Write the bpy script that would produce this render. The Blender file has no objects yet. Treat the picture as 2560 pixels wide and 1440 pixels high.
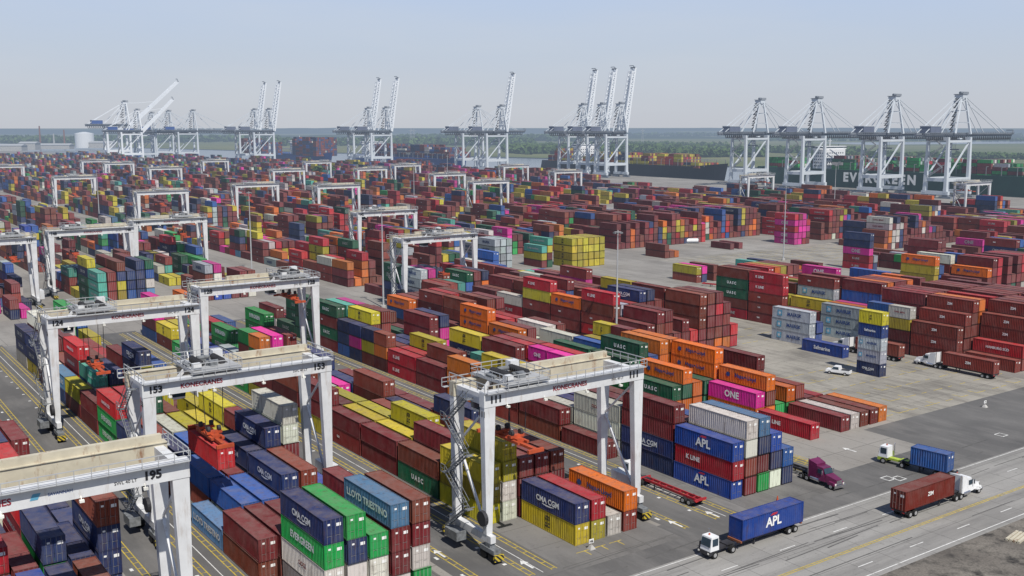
import bpy, math, random
import numpy as np
from mathutils import Vector, Matrix
from mathutils.bvhtree import BVHTree
random.seed(11); np.random.seed(5)
SC=bpy.context.scene; C=SC.collection
R=math.radians
# ---------------------------------------------------------------- camera
F=2600.0; TH=R(8.81); YAW=R(35.27); H=55.2
cam=bpy.data.cameras.new('camera'); co=bpy.data.objects.new('camera',cam); C.objects.link(co)
co.location=(0,0,H); co.rotation_euler=(math.pi/2-TH,0,-YAW)
cam.sensor_width=36; cam.lens=36*F/2560; cam.clip_end=60000; cam.clip_start=1
SC.camera=co
def proj(x,y,z):
    r=x*math.cos(YAW)-y*math.sin(YAW); f=x*math.sin(YAW)+y*math.cos(YAW); h=z-H
    d=f*math.cos(TH)-h*math.sin(TH)
    if d<1: return None
    return 1280+F*r/d, 720-F*(f*math.sin(TH)+h*math.cos(TH))/d, d
def W(px,py,h=0.0):
    u=(px-1280)/F; v=(720-py)/F
    fw=math.cos(TH)+v*math.sin(TH); up=-math.sin(TH)+v*math.cos(TH)
    t=(h-H)/up; r=u*t; f=fw*t
    return r*math.cos(YAW)+f*math.sin(YAW), -r*math.sin(YAW)+f*math.cos(YAW)
def seen(x,y,z=5,m=200):
    p=proj(x,y,z)
    return p is not None and -m<p[0]<2560+m and p[1]<1440+m*1.3
# ---------------------------------------------------------------- materials
def nn(nt,t,**k):
    n=nt.nodes.new(t)
    for a,b in k.items(): setattr(n,a,b)
    return n
HAZE=(0.27,0.34,0.45,1)  # colour of the painted-in distance haze
def painted_haze_group():  # haze painted into each material as emission, stronger farther from the origin
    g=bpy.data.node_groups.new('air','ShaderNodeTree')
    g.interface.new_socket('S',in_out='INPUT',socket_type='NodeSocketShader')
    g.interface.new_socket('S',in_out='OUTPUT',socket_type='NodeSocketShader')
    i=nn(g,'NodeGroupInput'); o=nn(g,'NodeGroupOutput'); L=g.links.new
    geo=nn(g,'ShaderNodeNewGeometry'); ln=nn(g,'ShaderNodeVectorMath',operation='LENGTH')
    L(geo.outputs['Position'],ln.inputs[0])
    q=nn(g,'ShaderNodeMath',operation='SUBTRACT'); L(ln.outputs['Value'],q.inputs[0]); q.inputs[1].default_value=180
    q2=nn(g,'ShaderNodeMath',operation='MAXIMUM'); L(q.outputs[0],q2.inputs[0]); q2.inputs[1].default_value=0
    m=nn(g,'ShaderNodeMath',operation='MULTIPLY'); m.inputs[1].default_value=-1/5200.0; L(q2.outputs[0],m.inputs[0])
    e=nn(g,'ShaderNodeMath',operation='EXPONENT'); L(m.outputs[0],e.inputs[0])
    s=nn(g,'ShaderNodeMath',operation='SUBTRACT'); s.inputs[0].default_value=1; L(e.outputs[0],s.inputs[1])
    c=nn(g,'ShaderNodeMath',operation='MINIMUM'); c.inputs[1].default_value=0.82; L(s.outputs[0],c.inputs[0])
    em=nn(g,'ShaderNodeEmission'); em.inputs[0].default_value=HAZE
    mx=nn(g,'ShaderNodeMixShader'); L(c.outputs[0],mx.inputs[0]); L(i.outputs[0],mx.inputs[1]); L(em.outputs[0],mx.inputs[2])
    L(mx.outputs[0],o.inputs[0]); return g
HAZE_MIX=painted_haze_group()
def base_mat(name,rough=.6,metal=0.0,spec=.25):
    m=bpy.data.materials.new(name); m.use_nodes=True; nt=m.node_tree
    b=nt.nodes['Principled BSDF']; b.inputs['Roughness'].default_value=rough; b.inputs['Metallic'].default_value=metal
    b.inputs['Specular IOR Level'].default_value=spec
    out=nt.nodes['Material Output']; a=nn(nt,'ShaderNodeGroup'); a.node_tree=HAZE_MIX
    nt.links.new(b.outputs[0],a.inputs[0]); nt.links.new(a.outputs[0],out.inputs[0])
    m.cycles.emission_sampling='NONE'
    return m,nt,b
def mixc(nt,fac,a,b,mode='MIX'):
    n=nn(nt,'ShaderNodeMix',data_type='RGBA',blend_type=mode)
    for s,v in ((n.inputs[0],fac),(n.inputs[6],a),(n.inputs[7],b)):
        if isinstance(v,(int,float)): s.default_value=v
        elif isinstance(v,tuple): s.default_value=v if len(v)==4 else (*v,1)
        else: nt.links.new(v,s)
    return n.outputs[2]
def mth(nt,op,a,b=0.0,c=None):
    n=nn(nt,'ShaderNodeMath',operation=op)
    for s,v in zip(n.inputs,(a,b) if c is None else (a,b,c)):
        if isinstance(v,(int,float)): s.default_value=v
        else: nt.links.new(v,s)
    return n.outputs[0]
def ramp(nt,val,p0,p1,c0=0.0,c1=1.0):
    n=nn(nt,'ShaderNodeMapRange'); n.clamp=True; nt.links.new(val,n.inputs[0])
    n.inputs[1].default_value=p0; n.inputs[2].default_value=p1; n.inputs[3].default_value=c0; n.inputs[4].default_value=c1
    return n.outputs[0]
def noise(nt,vec,scale,detail=4,rough=.55,stretch=None):
    n=nn(nt,'ShaderNodeTexNoise'); n.inputs['Scale'].default_value=scale; n.inputs['Detail'].default_value=detail; n.inputs['Roughness'].default_value=rough
    if stretch:
        mp=nn(nt,'ShaderNodeMapping'); mp.inputs['Scale'].default_value=stretch; nt.links.new(vec,mp.inputs[0]); vec=mp.outputs[0]
    nt.links.new(vec,n.inputs['Vector']); return n.outputs['Fac']
def simple(name,col,rough=.6,metal=0.0,var=.25,scale=.6,dirt=None,dirtamt=.35,stretch=None):
    m,nt,b=base_mat(name,rough,metal)
    tc=nn(nt,'ShaderNodeNewGeometry'); v=tc.outputs['Position']
    n=noise(nt,v,scale,5)
    lo=tuple(c*(1-var) for c in col); hi=tuple(min(1,c*(1+var)) for c in col)
    c=mixc(nt,ramp(nt,n,.3,.7),lo,hi)
    if dirt:
        n2=noise(nt,v,1.0,5,.65,stretch or (1.2,1.2,.25))
        c=mixc(nt,ramp(nt,n2,.55,.72,0,dirtamt),c,dirt)
    nt.links.new(c,b.inputs['Base Color']); return m
def paint_material(name,attr=False,hardware=False):
    m,nt,b=base_mat(name,.6,spec=.12)
    geo=nn(nt,'ShaderNodeNewGeometry'); P=geo.outputs['Position']
    if attr:
        a=nn(nt,'ShaderNodeAttribute',attribute_name='paint'); col=a.outputs['Color']
    else:
        oi=nn(nt,'ShaderNodeObjectInfo'); col=oi.outputs['Color']
    if hardware: col=mixc(nt,.4,col,(.30,.30,.29))
    sn=nn(nt,'ShaderNodeSeparateXYZ'); nt.links.new(geo.outputs['Normal'],sn.inputs[0])
    n=noise(nt,P,.35,5,.6); col=mixc(nt,ramp(nt,n,.4,.75,0,.16),col,(.30,.27,.25))       # sun fade
    n2=noise(nt,P,1.0,5,.7,(1.6,1.6,.3)); col=mixc(nt,ramp(nt,n2,.52,.72,0,.62),col,(.065,.032,.02))   # rust runs
    n3=noise(nt,P,.8,6,.7); top=mth(nt,'MULTIPLY',ramp(nt,sn.outputs['Z'],.7,.95),ramp(nt,n3,.35,.72,.05,.5))
    col=mixc(nt,top,col,(.19,.155,.14))
    if attr:
        uv=nn(nt,'ShaderNodeUVMap',uv_map='UVMap'); su=nn(nt,'ShaderNodeSeparateXYZ'); nt.links.new(uv.outputs[0],su.inputs[0])
        U=su.outputs['X']; V=su.outputs['Y']
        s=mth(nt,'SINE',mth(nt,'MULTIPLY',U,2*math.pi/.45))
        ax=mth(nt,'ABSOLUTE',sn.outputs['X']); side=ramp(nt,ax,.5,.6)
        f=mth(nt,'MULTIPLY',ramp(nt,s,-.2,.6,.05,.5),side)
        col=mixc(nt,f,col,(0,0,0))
        ay=mth(nt,'ABSOLUTE',sn.outputs['Y']); end=ramp(nt,ay,.5,.6)
        s2=mth(nt,'SINE',mth(nt,'MULTIPLY',mth(nt,'SUBTRACT',U,.15),2*math.pi/.54))
        col=mixc(nt,mth(nt,'MULTIPLY',ramp(nt,s2,.5,.9,0,.28),end),col,(.4,.4,.38))
        edge=mth(nt,'MAXIMUM',ramp(nt,V,.20,.14),ramp(nt,V,2.72,2.78))
        col=mixc(nt,mth(nt,'MULTIPLY',edge,mth(nt,'MULTIPLY',mth(nt,'MAXIMUM',side,end),.8)),col,(.010,.008,.008))
    nt.links.new(col,b.inputs['Base Color']); return m
M={}
M['paint']=paint_material('container_paint'); M['hard']=paint_material('container_hardware',hardware=True)
M['far']=paint_material('stacked_container_paint',attr=True)
M['white']=simple('crane_white',(.60,.61,.62),.5,var=.08,dirt=(.28,.20,.14),dirtamt=.45)
M['rusty']=simple('rusty_white',(.50,.46,.36),.6,var=.12,dirt=(.22,.10,.045),dirtamt=.9,stretch=(.9,.9,.35))
M['grey']=simple('machinery_grey',(.16,.17,.18),.6,var=.4,scale=1.5)
M['dark']=simple('dark_steel',(.04,.04,.045),.6)
M['orange']=simple('spreader_orange',(.42,.075,.03),.6,dirt=(.06,.04,.035),dirtamt=.7,stretch=(1,1,1))
M['tyre']=simple('rubber',(.02,.02,.02),.85)
M['rim']=simple('rim_grey',(.35,.35,.35),.5)
M['glass']=simple('window_glass',(.03,.05,.07),.12)
M['ymark']=simple('yellow_road_paint',(.44,.33,.05),.8,var=.35,scale=1.5,dirt=(.2,.19,.16),dirtamt=.8,stretch=(1,1,1))
M['wmark']=simple('white_road_paint',(.62,.62,.60),.8,var=.2,scale=1.5,dirt=(.25,.24,.22),dirtamt=.8,stretch=(1,1,1))
M['tw']=simple('white_lettering',(.78,.78,.76),.5,var=.05)
M['tk']=simple('black_lettering',(.03,.03,.035),.5)
M['tr']=simple('red_lettering',(.24,.025,.04),.5)
M['tb']=simple('blue_lettering',(.03,.07,.22),.5)
M['stsw']=simple('ship_crane_paint',(.54,.58,.62),.5,var=.06,scale=.1)
M['boomw']=simple('pale_boom_paint',(.74,.77,.80),.5,var=.05,scale=.1)
M['stsg']=simple('ship_crane_girder_grey',(.17,.19,.22),.6,var=.2,scale=.1)
M['slate']=simple('slate_grey_cladding',(.12,.14,.20),.6,var=.15,scale=.1)
M['cobalt']=simple('blue_cladding',(.04,.09,.28),.6,var=.15,scale=.1)
M['galv']=simple('galvanised_steel',(.38,.39,.40),.5,var=.1)
M['redp']=simple('red_chassis',(.36,.03,.04),.5)
M['purple']=simple('purple_truck_paint',(.13,.02,.07),.3)
M['truckw']=simple('white_truck_paint',(.72,.73,.74),.3,var=.04)
M['lime']=simple('yellow_green_paint',(.35,.45,.06),.5)
M['chrome']=simple('chrome',(.6,.6,.62),.2,metal=.9)
M['brownc']=simple('brown_chassis',(.22,.08,.04),.6)
M['conc']=simple('concrete_block',(.40,.39,.37),.8)
M['lampm']=simple('lamp_lens',(.7,.7,.65),.2)
# ---------------------------------------------------------------- mesh builder
class MB:
    def __init__(s): s.v=[]; s.f=[]
    def hexa(s,b,t):
        n=len(s.v); s.v+=[tuple(p) for p in b]+[tuple(p) for p in t]
        s.f+=[(n+3,n+2,n+1,n),(n+4,n+5,n+6,n+7)]+[(n+i,n+(i+1)%4,n+4+(i+1)%4,n+4+i) for i in range(4)]
        return s
    def box(s,x0,y0,z0,x1,y1,z1):
        return s.hexa([(x0,y0,z0),(x1,y0,z0),(x1,y1,z0),(x0,y1,z0)],[(x0,y0,z1),(x1,y0,z1),(x1,y1,z1),(x0,y1,z1)])
    def bar(s,p,q,w,h=None,w2=None,h2=None):
        p=Vector(p); q=Vector(q); d=(q-p).normalized(); h=h or w; w2=w2 or w; h2=h2 or h
        up=Vector((0,0,1)) if abs(d.z)<.95 else Vector((0,1,0))
        a=d.cross(up).normalized(); b=a.cross(d).normalized()
        def ring(c,w,h): return [c-a*w/2-b*h/2,c-a*w/2+b*h/2,c+a*w/2+b*h/2,c+a*w/2-b*h/2]
        return s.hexa(ring(p,w,h)[::-1],ring(q,w2,h2)[::-1])
    def tube(s,p,q,r,n=8,r2=None):
        p=Vector(p); q=Vector(q); d=(q-p).normalized(); r2=r if r2 is None else r2
        up=Vector((0,0,1)) if abs(d.z)<.95 else Vector((0,1,0))
        a=d.cross(up).normalized(); b=a.cross(d).normalized(); k=len(s.v)
        for c,rr in ((p,r),(q,r2)):
            for i in range(n):
                t=2*math.pi*i/n; s.v.append(tuple(c+a*rr*math.cos(t)+b*rr*math.sin(t)))
        for i in range(n): s.f.append((k+i,k+n+i,k+n+(i+1)%n,k+(i+1)%n))
        s.f.append(tuple(k+i for i in range(n))); s.f.append(tuple(k+n+i for i in reversed(range(n))))
        return s
    def quad(s,a,b,c,d):
        n=len(s.v); s.v+=[a,b,c,d]; s.f.append((n,n+1,n+2,n+3)); return s
    def poly(s,pts):
        n=len(s.v); s.v+=pts; s.f.append(tuple(range(n,n+len(pts)))); return s
    def rect(s,x0,y0,x1,y1,z): return s.quad((x0,y0,z),(x1,y0,z),(x1,y1,z),(x0,y1,z))
    def rail(s,p,q,h=1.1,step=1.6,r=.045):
        p=Vector(p); q=Vector(q); n=max(1,int((q-p).length/step)); u=Vector((0,0,h))
        s.bar(p+u,q+u,r*2); s.bar(p+u*.5,q+u*.5,r*1.4)
        for i in range(n+1):
            c=p.lerp(q,i/n); s.bar(c,c+u,r*1.6)
        return s
    def mesh(s,name,mat):
        me=bpy.data.meshes.new(name); me.from_pydata([tuple(v) for v in s.v],[],s.f); me.materials.append(mat); me.update(); return me
    def build(s,name,mat,parent=None,loc=(0,0,0)):
        o=bpy.data.objects.new(name,s.mesh(name,mat)); C.objects.link(o); o.parent=parent; o.location=loc; return o
def thing(name,label,cat,loc=(0,0,0),rz=0,group=None):
    o=bpy.data.objects.new(name,None); C.objects.link(o); o.location=loc; o.rotation_euler=(0,0,rz)
    o['label']=label; o['category']=cat
    if group: o['group']=group
    return o
def tag(o,label,cat,group=None):
    o['label']=label; o['category']=cat
    if group: o['group']=group
    return o
def struct(name,mb,mat):
    o=mb.build(name,mat); o['kind']='structure'; return o
def dup(o,parent=None,depth=3):
    c=o.copy(); C.objects.link(c); c.parent=parent
    if depth>0:
        for k in CH.get(o,()): dup(k,c,depth-1)
    return c
CH={}
def reg(o):
    CH[o]=list(o.children)
    for k in CH[o]: reg(k)
    return o
def kind(o): return o.name.split('.')[0]
TX={}
def text_mesh(s,mat,h=1.0,bold=.03,maxw=None,spread=1.0):
    key=(s,mat.name,h,bold,spread)
    if key in TX: return TX[key]
    cu=bpy.data.curves.new('lettering','FONT'); cu.body=s; cu.size=1; cu.align_x='CENTER'; cu.align_y='CENTER'; cu.resolution_u=2; cu.offset=bold; cu.space_line=.72; cu.space_character=spread
    ob=bpy.data.objects.new('tmp',cu); C.objects.link(ob)
    dg=bpy.context.evaluated_depsgraph_get(); dg.update()
    me=bpy.data.meshes.new_from_object(ob.evaluated_get(dg)); bpy.data.objects.remove(ob)
    n=len(me.vertices); co=np.empty(n*3,'f'); me.vertices.foreach_get('co',co); co=co.reshape(-1,3)
    lo=co.min(0); hi=co.max(0); sc=h/(hi[1]-lo[1])
    if maxw and (hi[0]-lo[0])*sc>maxw: sc=maxw/(hi[0]-lo[0])
    co=(co-(lo+hi)/2)*sc; co[:,2]=0; me.vertices.foreach_set('co',co.ravel()); me.update()
    me.materials.clear(); me.materials.append(mat); me.name='lettering'
    TX[key]=me; return me
def put_text(parent,name,s,mat,h,loc,rot,bold=.03,maxw=None,spread=1.0):
    o=bpy.data.objects.new(name,text_mesh(s,mat,h,bold,maxw,spread)); C.objects.link(o); o.parent=parent; o.location=loc; o.rotation_euler=rot; return o
# ---------------------------------------------------------------- containers
HC=2.9; WC=2.44
LIV={ # colour, colour word, text, text height, text colour
 'maroon':((.155,.022,.026),'maroon',None,0,'tw'),
 'brown':((.190,.043,.028),'rust brown',None,0,'tw'),
 'tex':((.170,.028,.026),'dark red','tex',.5,'tw'),
 'cai':((.215,.034,.026),'brick red','CAI',.45,'tw'),
 'kline':((.38,.014,.028),'bright red','K LINE',.75,'tw'),
 'ham':((.40,.016,.022),'scarlet','HAMBURG SÜD',.75,'tw'),
 'zim':((.185,.030,.022),'reddish brown','ZIM',.6,'tw'),
 'one':((.60,.020,.27),'magenta','ONE',1.35,'tw'),
 'cma':((.018,.032,.110),'navy blue','CMA CGM',.85,'tw'),
 'navy':((.024,.040,.115),'dark blue',None,0,'tw'),
 'apl':((.018,.060,.30),'royal blue','APL',1.35,'tw'),
 'blue':((.025,.095,.32),'mid blue',None,0,'tw'),
 'hap':((.60,.130,.012),'orange','Hapag-Lloyd',1.05,'tb'),
 'orange':((.52,.14,.022),'dull orange',None,0,'tw'),
 'msc':((.46,.38,.022),'yellow','m\nsc',1.7,'tk'),
 'olive':((.40,.32,.03),'mustard yellow',None,0,'tk'),
 'ever':((.018,.27,.065),'bright green','EVERGREEN',.95,'tw'),
 'uasc':((.010,.085,.045),'dark green','U A S C',.85,'tw'),
 'maersk':((.36,.40,.43),'light grey','MAERSK',.95,'tb'),
 'white':((.56,.55,.48),'off white',None,0,'tk'),
 'oocl':((.55,.53,.47),'cream','OOCL',.6,'tr'),
 'yang':((.50,.46,.44),'beige','YANG MING',.7,'tr'),
 'china':((.07,.33,.26),'pale teal','CHINA SHIPPING',.7,'tw'),
 'lloyd':((.08,.19,.34),'steel blue','LLOYD TRIESTINO',1.0,'tw'),
 'saf':((.015,.05,.22),'deep blue','Safmarine',.95,'tw'),
}
PAL_A=['maroon']*12+['brown']*8+['tex']*5+['cai']*4+['kline']*2+['one']*2+['cma']*6+['navy']*5+['apl']*2+['blue']*4+['hap']*2+['orange']*1+['msc']*6+['olive']*3+['ever']*3+['uasc']*4+['maersk']*3+['white']*4+['oocl']*2+['yang']*1+['china']*2+['lloyd']*2+['ham']*2
PAL_B=['maroon']*20+['brown']*11+['tex']*10+['cai']*8+['kline']*5+['ham']*6+['one']*6+['hap']*5+['orange']*3+['msc']*6+['olive']*4+['cma']*6+['navy']*5+['blue']*4+['uasc']*5+['ever']*1+['maersk']*2+['yang']*2+['white']*1+['china']*2
PAL_M=['maroon']*20+['brown']*9+['tex']*11+['cai']*7+['ham']*5+['kline']*3+['hap']*3+['cma']*4+['uasc']*3+['olive']*3+['white']*1+['one']*2+['blue']*2+['maersk']*1
PAL_C=['maroon']*16+['brown']*8+['tex']*7+['navy']*8+['cma']*8+['blue']*4+['msc']*4+['olive']*3+['maersk']*4+['white']*3+['one']*2+['orange']*3+['uasc']*4+['ever']*1+['kline']*3
def cont_meshes(L):
    g={}
    b=MB(); n=int(L/.42); y0=-L/2+.17; st=(L-.34)/n
    for sx in (-1,1):
        xo=sx*1.19; xi=sx*1.12
        for i in range(n):
            ya=y0+i*st; pts=[(ya,xo),(ya+st*.32,xo),(ya+st*.5,xi),(ya+st*.82,xi),(ya+st,xo)]
            for (a,xa),(c,xc) in zip(pts,pts[1:]):
                q=[(xa,a,.15),(xc,c,.15),(xc,c,HC-.11),(xa,a,HC-.11)]
                b.quad(*(q if sx>0 else q[::-1]))
    for i in range(n):
        ya=y0+i*st; zo=HC-.05; zi=HC-.085; pts=[(ya,zo),(ya+st*.35,zo),(ya+st*.5,zi),(ya+st*.85,zi),(ya+st,zo)]
        for (a,za),(c,zc) in zip(pts,pts[1:]): b.quad((-1.15,a,za),(1.15,a,za),(1.15,c,zc),(-1.15,c,zc))
    b.box(-1.13,L/2-.09,.15,1.13,L/2-.05,HC-.1)
    g['body']=b.mesh('body',M['paint'])
    f=MB(); e=L/2
    for sx in (-1,1):
        for sy in (-1,1):
            f.box(min(sx*1.06,sx*1.215),min(sy*(e-.17),sy*(e-.005)),.17,max(sx*1.06,sx*1.215),max(sy*(e-.17),sy*(e-.005)),HC-.12)
            for z in (0,HC-.12): f.box(min(sx*1.04,sx*1.22),min(sy*(e-.19),sy*e),z,max(sx*1.04,sx*1.22),max(sy*(e-.19),sy*e),z+.12+(.05 if z==0 else 0))
        f.box(min(sx*1.13,sx*1.21),-e+.19,.0,max(sx*1.13,sx*1.21),e-.19,.15)
        f.box(min(sx*1.14,sx*1.21),-e+.19,HC-.11,max(sx*1.14,sx*1.21),e-.19,HC-.01)
    for sy in (-1,1):
        f.box(-1.04,min(sy*(e-.12),sy*(e-.01)),.0,1.04,max(sy*(e-.12),sy*(e-.01)),.15)
        f.box(-1.04,min(sy*(e-.12),sy*(e-.01)),HC-.11,1.04,max(sy*(e-.12),sy*(e-.01)),HC-.01)
    g['frame']=f.mesh('frame',M['paint'])
    for k,sx in (('l',-1),('r',1)):
        d=MB(); xa,xb=(-1.05,-.02) if sx<0 else (.02,1.05)
        for z0,z1 in ((.16,1.0),(1.03,1.9),(1.93,HC-.13)): d.box(xa,-e+.03,z0,xb,-e+.07,z1)
        g['door'+k]=d.mesh('door',M['paint'])
        h=MB()
        for q in (.28,.78):
            x=sx*q; h.tube((x,-e+.0,.06),(x,-e+.0,HC-.04),.032,6)
            h.box(x-.06,-e-.02,.9,x+.27,-e+.0,.96) if sx*(-1 if q>.5 else 1)>0 else h.box(x-.27,-e-.02,.9,x+.06,-e+.0,.96)
        g['bars'+k]=h.mesh('locking_bars',M['hard'])
    yy=-e+.024
    for k,(a,b2,c,d2) in (('m1',(.38,1.98,.95,2.35)),('m2',(-.68,2.2,-.38,2.42))):
        p=MB(); p.quad((a,yy,b2),(c,yy,b2),(c,yy,d2),(a,yy,d2)); g[k]=p.mesh('door_placard',M['tw'])
    return g
CM={12.19:cont_meshes(12.19),6.06:cont_meshes(6.06)}
def part(mesh,name,parent,color=None):
    o=bpy.data.objects.new(name,mesh); C.objects.link(o); o.parent=parent
    if color: o.color=color
    return o
def star_mesh():
    m=MB()
    for i in range(7):
        t=i*2*math.pi/7+math.pi/2; d=Vector((math.cos(t),math.sin(t),0)); n=Vector((-d.y,d.x,0))*.13
        m.poly([tuple(n),tuple(-n),tuple(d*.62)])
    return m.mesh('star_emblem',M['tw'])
STAR=star_mesh()
sq=MB(); sq.quad((-.75,-.75,-.01),(.75,-.75,-.01),(.75,.75,-.01),(-.75,.75,-.01)); M['sky']=simple('pale_blue_emblem',(.12,.36,.52),.5); SQ=sq.mesh('emblem_square',M['sky'])
sw=MB()
for i in range(8):
    t=i/7*2.4-1.2; t2=(i+1)/7*2.4-1.2
    sw.quad((t,-.62-.18*math.cos(t*1.2),0),(t2,-.62-.18*math.cos(t2*1.2),0),(t2,-.55-.05*math.cos(t2*1.2),0),(t,-.55-.05*math.cos(t*1.2),0))
SWR=sw.mesh('swoosh',M['tw'])
rb=MB(); rb.quad((-.9,.0,0),(.5,.0,0),(.9,.14,0),(-.5,.14,0)).quad((-.6,.2,0),(.6,.2,0),(.9,.32,0),(-.2,.32,0)); M['tr2']=simple('red_emblem',(.6,.04,.04),.5); RBR=rb.mesh('red_emblem',M['tr2'])
hx=MB().poly([(math.cos(i*math.pi/3)*.55,math.sin(i*math.pi/3)*.5,0) for i in range(6)]); HEX=hx.mesh('dark_emblem',M['tb'])
GROUPC='shipping containers in the yard'
def container(liv,L,loc,rz,label,both=False,group=GROUPC,text=True):
    col,cn,txt,th,tc=LIV[liv]; k=random.uniform(.75,1.2)
    color=(col[0]*k,col[1]*k*random.uniform(.92,1.08),col[2]*k,1)
    g=CM[L]; r=thing('shipping_container',label,'shipping container',loc,rz,group)
    part(g['body'],'body',r,color); part(g['frame'],'frame',r,tuple(c*.75 for c in color))
    for s in 'lr':
        d=part(g['door'+s],'door',r,color); part(g['bars'+s],'locking_bars',d,color)
    part(g['m1'],'door_placard',r); part(g['m2'],'door_placard',r)
    if txt and text:
        for sd in ((-1,1) if both else (-1,)):
            rot=(math.pi/2,0,-math.pi/2) if sd<0 else (math.pi/2,0,math.pi/2)
            sc=1.0 if L>10 else .6
            y=0; X=sd*1.235
            if liv=='maersk': y=-1.2*sc
            if liv in('kline','tex','cai'): y=2.2*sc
            if liv=='hap': y=-.8*sc
            t=put_text(r,'lettering',txt,M[tc],th*sc,(X,y if sd<0 else -y,1.5),rot,.03 if liv!='uasc' else .05,10.5*sc)
            def emb(me,yo,zo,s):
                o=part(me,me.name.split('.')[0],r); o.location=(X,yo,zo); o.rotation_euler=rot; o.scale=(s,s,s)
            if liv=='maersk': emb(SQ,(3.6 if sd<0 else -3.6)*sc,1.5,sc); emb(STAR,(3.6 if sd<0 else -3.6)*sc,1.5,sc)
            if liv=='cma': emb(SWR,0,1.5,sc)
            if liv=='apl': emb(RBR,0,2.35,.9*sc)
            if liv=='hap': emb(HEX,(3.7 if sd<0 else -3.7)*sc,1.5,sc)
    return r
# ---------------------------------------------------------------- yard layout
def quay(y):
    P=[(-3000,800),(900,800),(1150,775),(1350,720),(1550,640),(1950,560),(2600,470),(6000,200)]
    for (a,xa),(b,xb) in zip(P,P[1:]):
        if y<=b: return xa+(xb-xa)*(y-a)/(b-a)
    return P[-1][1]
RECS=[]; OCC={}
def vnoise(x,y,s):
    return .5+.5*math.sin(x/s*1.7+1.3*math.sin(y/s*1.1+s))*math.cos(y/s*1.3+.9*math.sin(x/s*.8))
def stack(zone,ci,bi,x,y,items,phrase,twenty=False):
    for k,l in enumerate(items):
        if l is None: continue
        if twenty:
            for q in (0,1):
                RECS.append(dict(z=zone,c=ci,b=bi,t=k,n=len(items),x=x+WC/2,y=y+3.03+q*6.2,zz=k*(HC+.012),L=6.06,l=l if random.random()<.6 else random.choice(PAL_A),p=phrase,q=q))
        else:
            RECS.append(dict(z=zone,c=ci,b=bi,t=k,n=len(items),x=x+WC/2+random.uniform(-.05,.05),y=y+6.095+random.uniform(-.12,.12),zz=k*(HC+.012),L=12.19,l=l,p=phrase,q=0))
    OCC[(zone,ci,bi)]=len(items)
def fill(zone,xs,y0,nb,lo,hi,pal,phrase,ov={},empty=.06,pitch=12.75,tw=.12,clus=.5):
    prev={}
    rowl=random.choice(pal); left=None
    for bi in range(nb):
        y=y0+bi*pitch
        if random.random()<.4: rowl=random.choice(pal)
        for ci,x in enumerate(xs):
            if (ci,bi) in ov:
                it=ov[(ci,bi)]; stack(zone,ci,bi,x,y,it,phrase); prev[ci]=it[-1] if it else prev.get(ci); continue
            if not seen(x,y,6,260) : continue
            v=vnoise(x+bi*7,y,23); h=lo+(hi-lo)*v+random.choice((-2,-1,-1,0,0,0,1,1))
            h=int(max(0,min(hi,round(h))))
            if random.random()<empty: h=random.choice((0,1))
            if h==0 and lo>=2: h=1
            if h==0: OCC[(zone,ci,bi)]=0; continue
            it=[]; q=random.random()
            base=prev.get(ci) if q<.15 else (left if q<.38 else (rowl if q<.5 else random.choice(pal)))
            for k in range(h):
                if k and random.random()<clus: it.append(it[-1])
                else: it.append(base if k==0 and base else random.choice(pal))
            prev[ci]=it[-1]; left=it[-1]
            stack(zone,ci,bi,x,y,it,phrase,random.random()<tw)
def cols(x0,n=6,st=2.85): return [x0+st*i for i in range(n)]
OV0={(0,0):['navy']*3,(1,0):['apl','navy','navy'],(2,0):['cma','navy','apl'],(3,0):['navy','white','navy'],(4,0):['maroon','navy','brown'],(5,0):[],
     (5,1):['brown','cma','cma','cma','brown'],(4,1):['maroon','brown','cma'],(3,1):['navy','cma','ever','navy'],(2,1):['maroon']*3,(1,1):['brown','kline','tex','kline'],(0,1):['tex','kline','kline'],
     (5,2):['brown','navy'],(4,2):['brown','blue'],(3,2):['ham','ham','ham','ham'],(5,3):['navy','navy'],(4,3):['navy'],(5,4):['maroon','brown'],(4,4):['ham','ham','ham']}
OV1={(0,0):[],(1,0):['oocl','oocl','ever','cma'],(2,0):['white','white','navy','ever'],(3,0):['white','oocl','ever'],(4,0):['white','maroon','maroon','lloyd'],(5,0):['ever','oocl','maroon','brown'],
     (0,1):['brown','maroon'],(1,1):['brown','maroon'],(2,1):['navy','maroon'],(3,1):['apl','apl'],(4,1):['navy','blue'],(5,1):['ever','uasc','maroon'],
     (0,2):['lloyd'],(1,2):['white','blue'],(2,2):['ever','blue'],(3,2):['brown','cma','cma'],(4,2):['navy','maroon','brown'],(5,2):['apl','apl'],
     (0,3):[],(1,3):['brown','blue'],(2,3):['navy','maroon'],(3,3):['brown','navy','cma'],(4,3):['brown','maroon','cma','cma'],(5,3):['china','maroon','maroon','white','white'],
     (0,4):['brown','maroon'],(1,4):['navy','navy'],(2,4):['navy','blue'],(3,4):['msc'],(4,4):['msc','msc'],(5,4):['maroon','brown','maroon'],
     (0,5):['brown','navy'],(1,5):['brown','cai'],(2,5):['brown','white'],(3,5):['maroon','msc'],(4,5):['msc','msc'],(5,5):['msc','olive','msc']}
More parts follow.
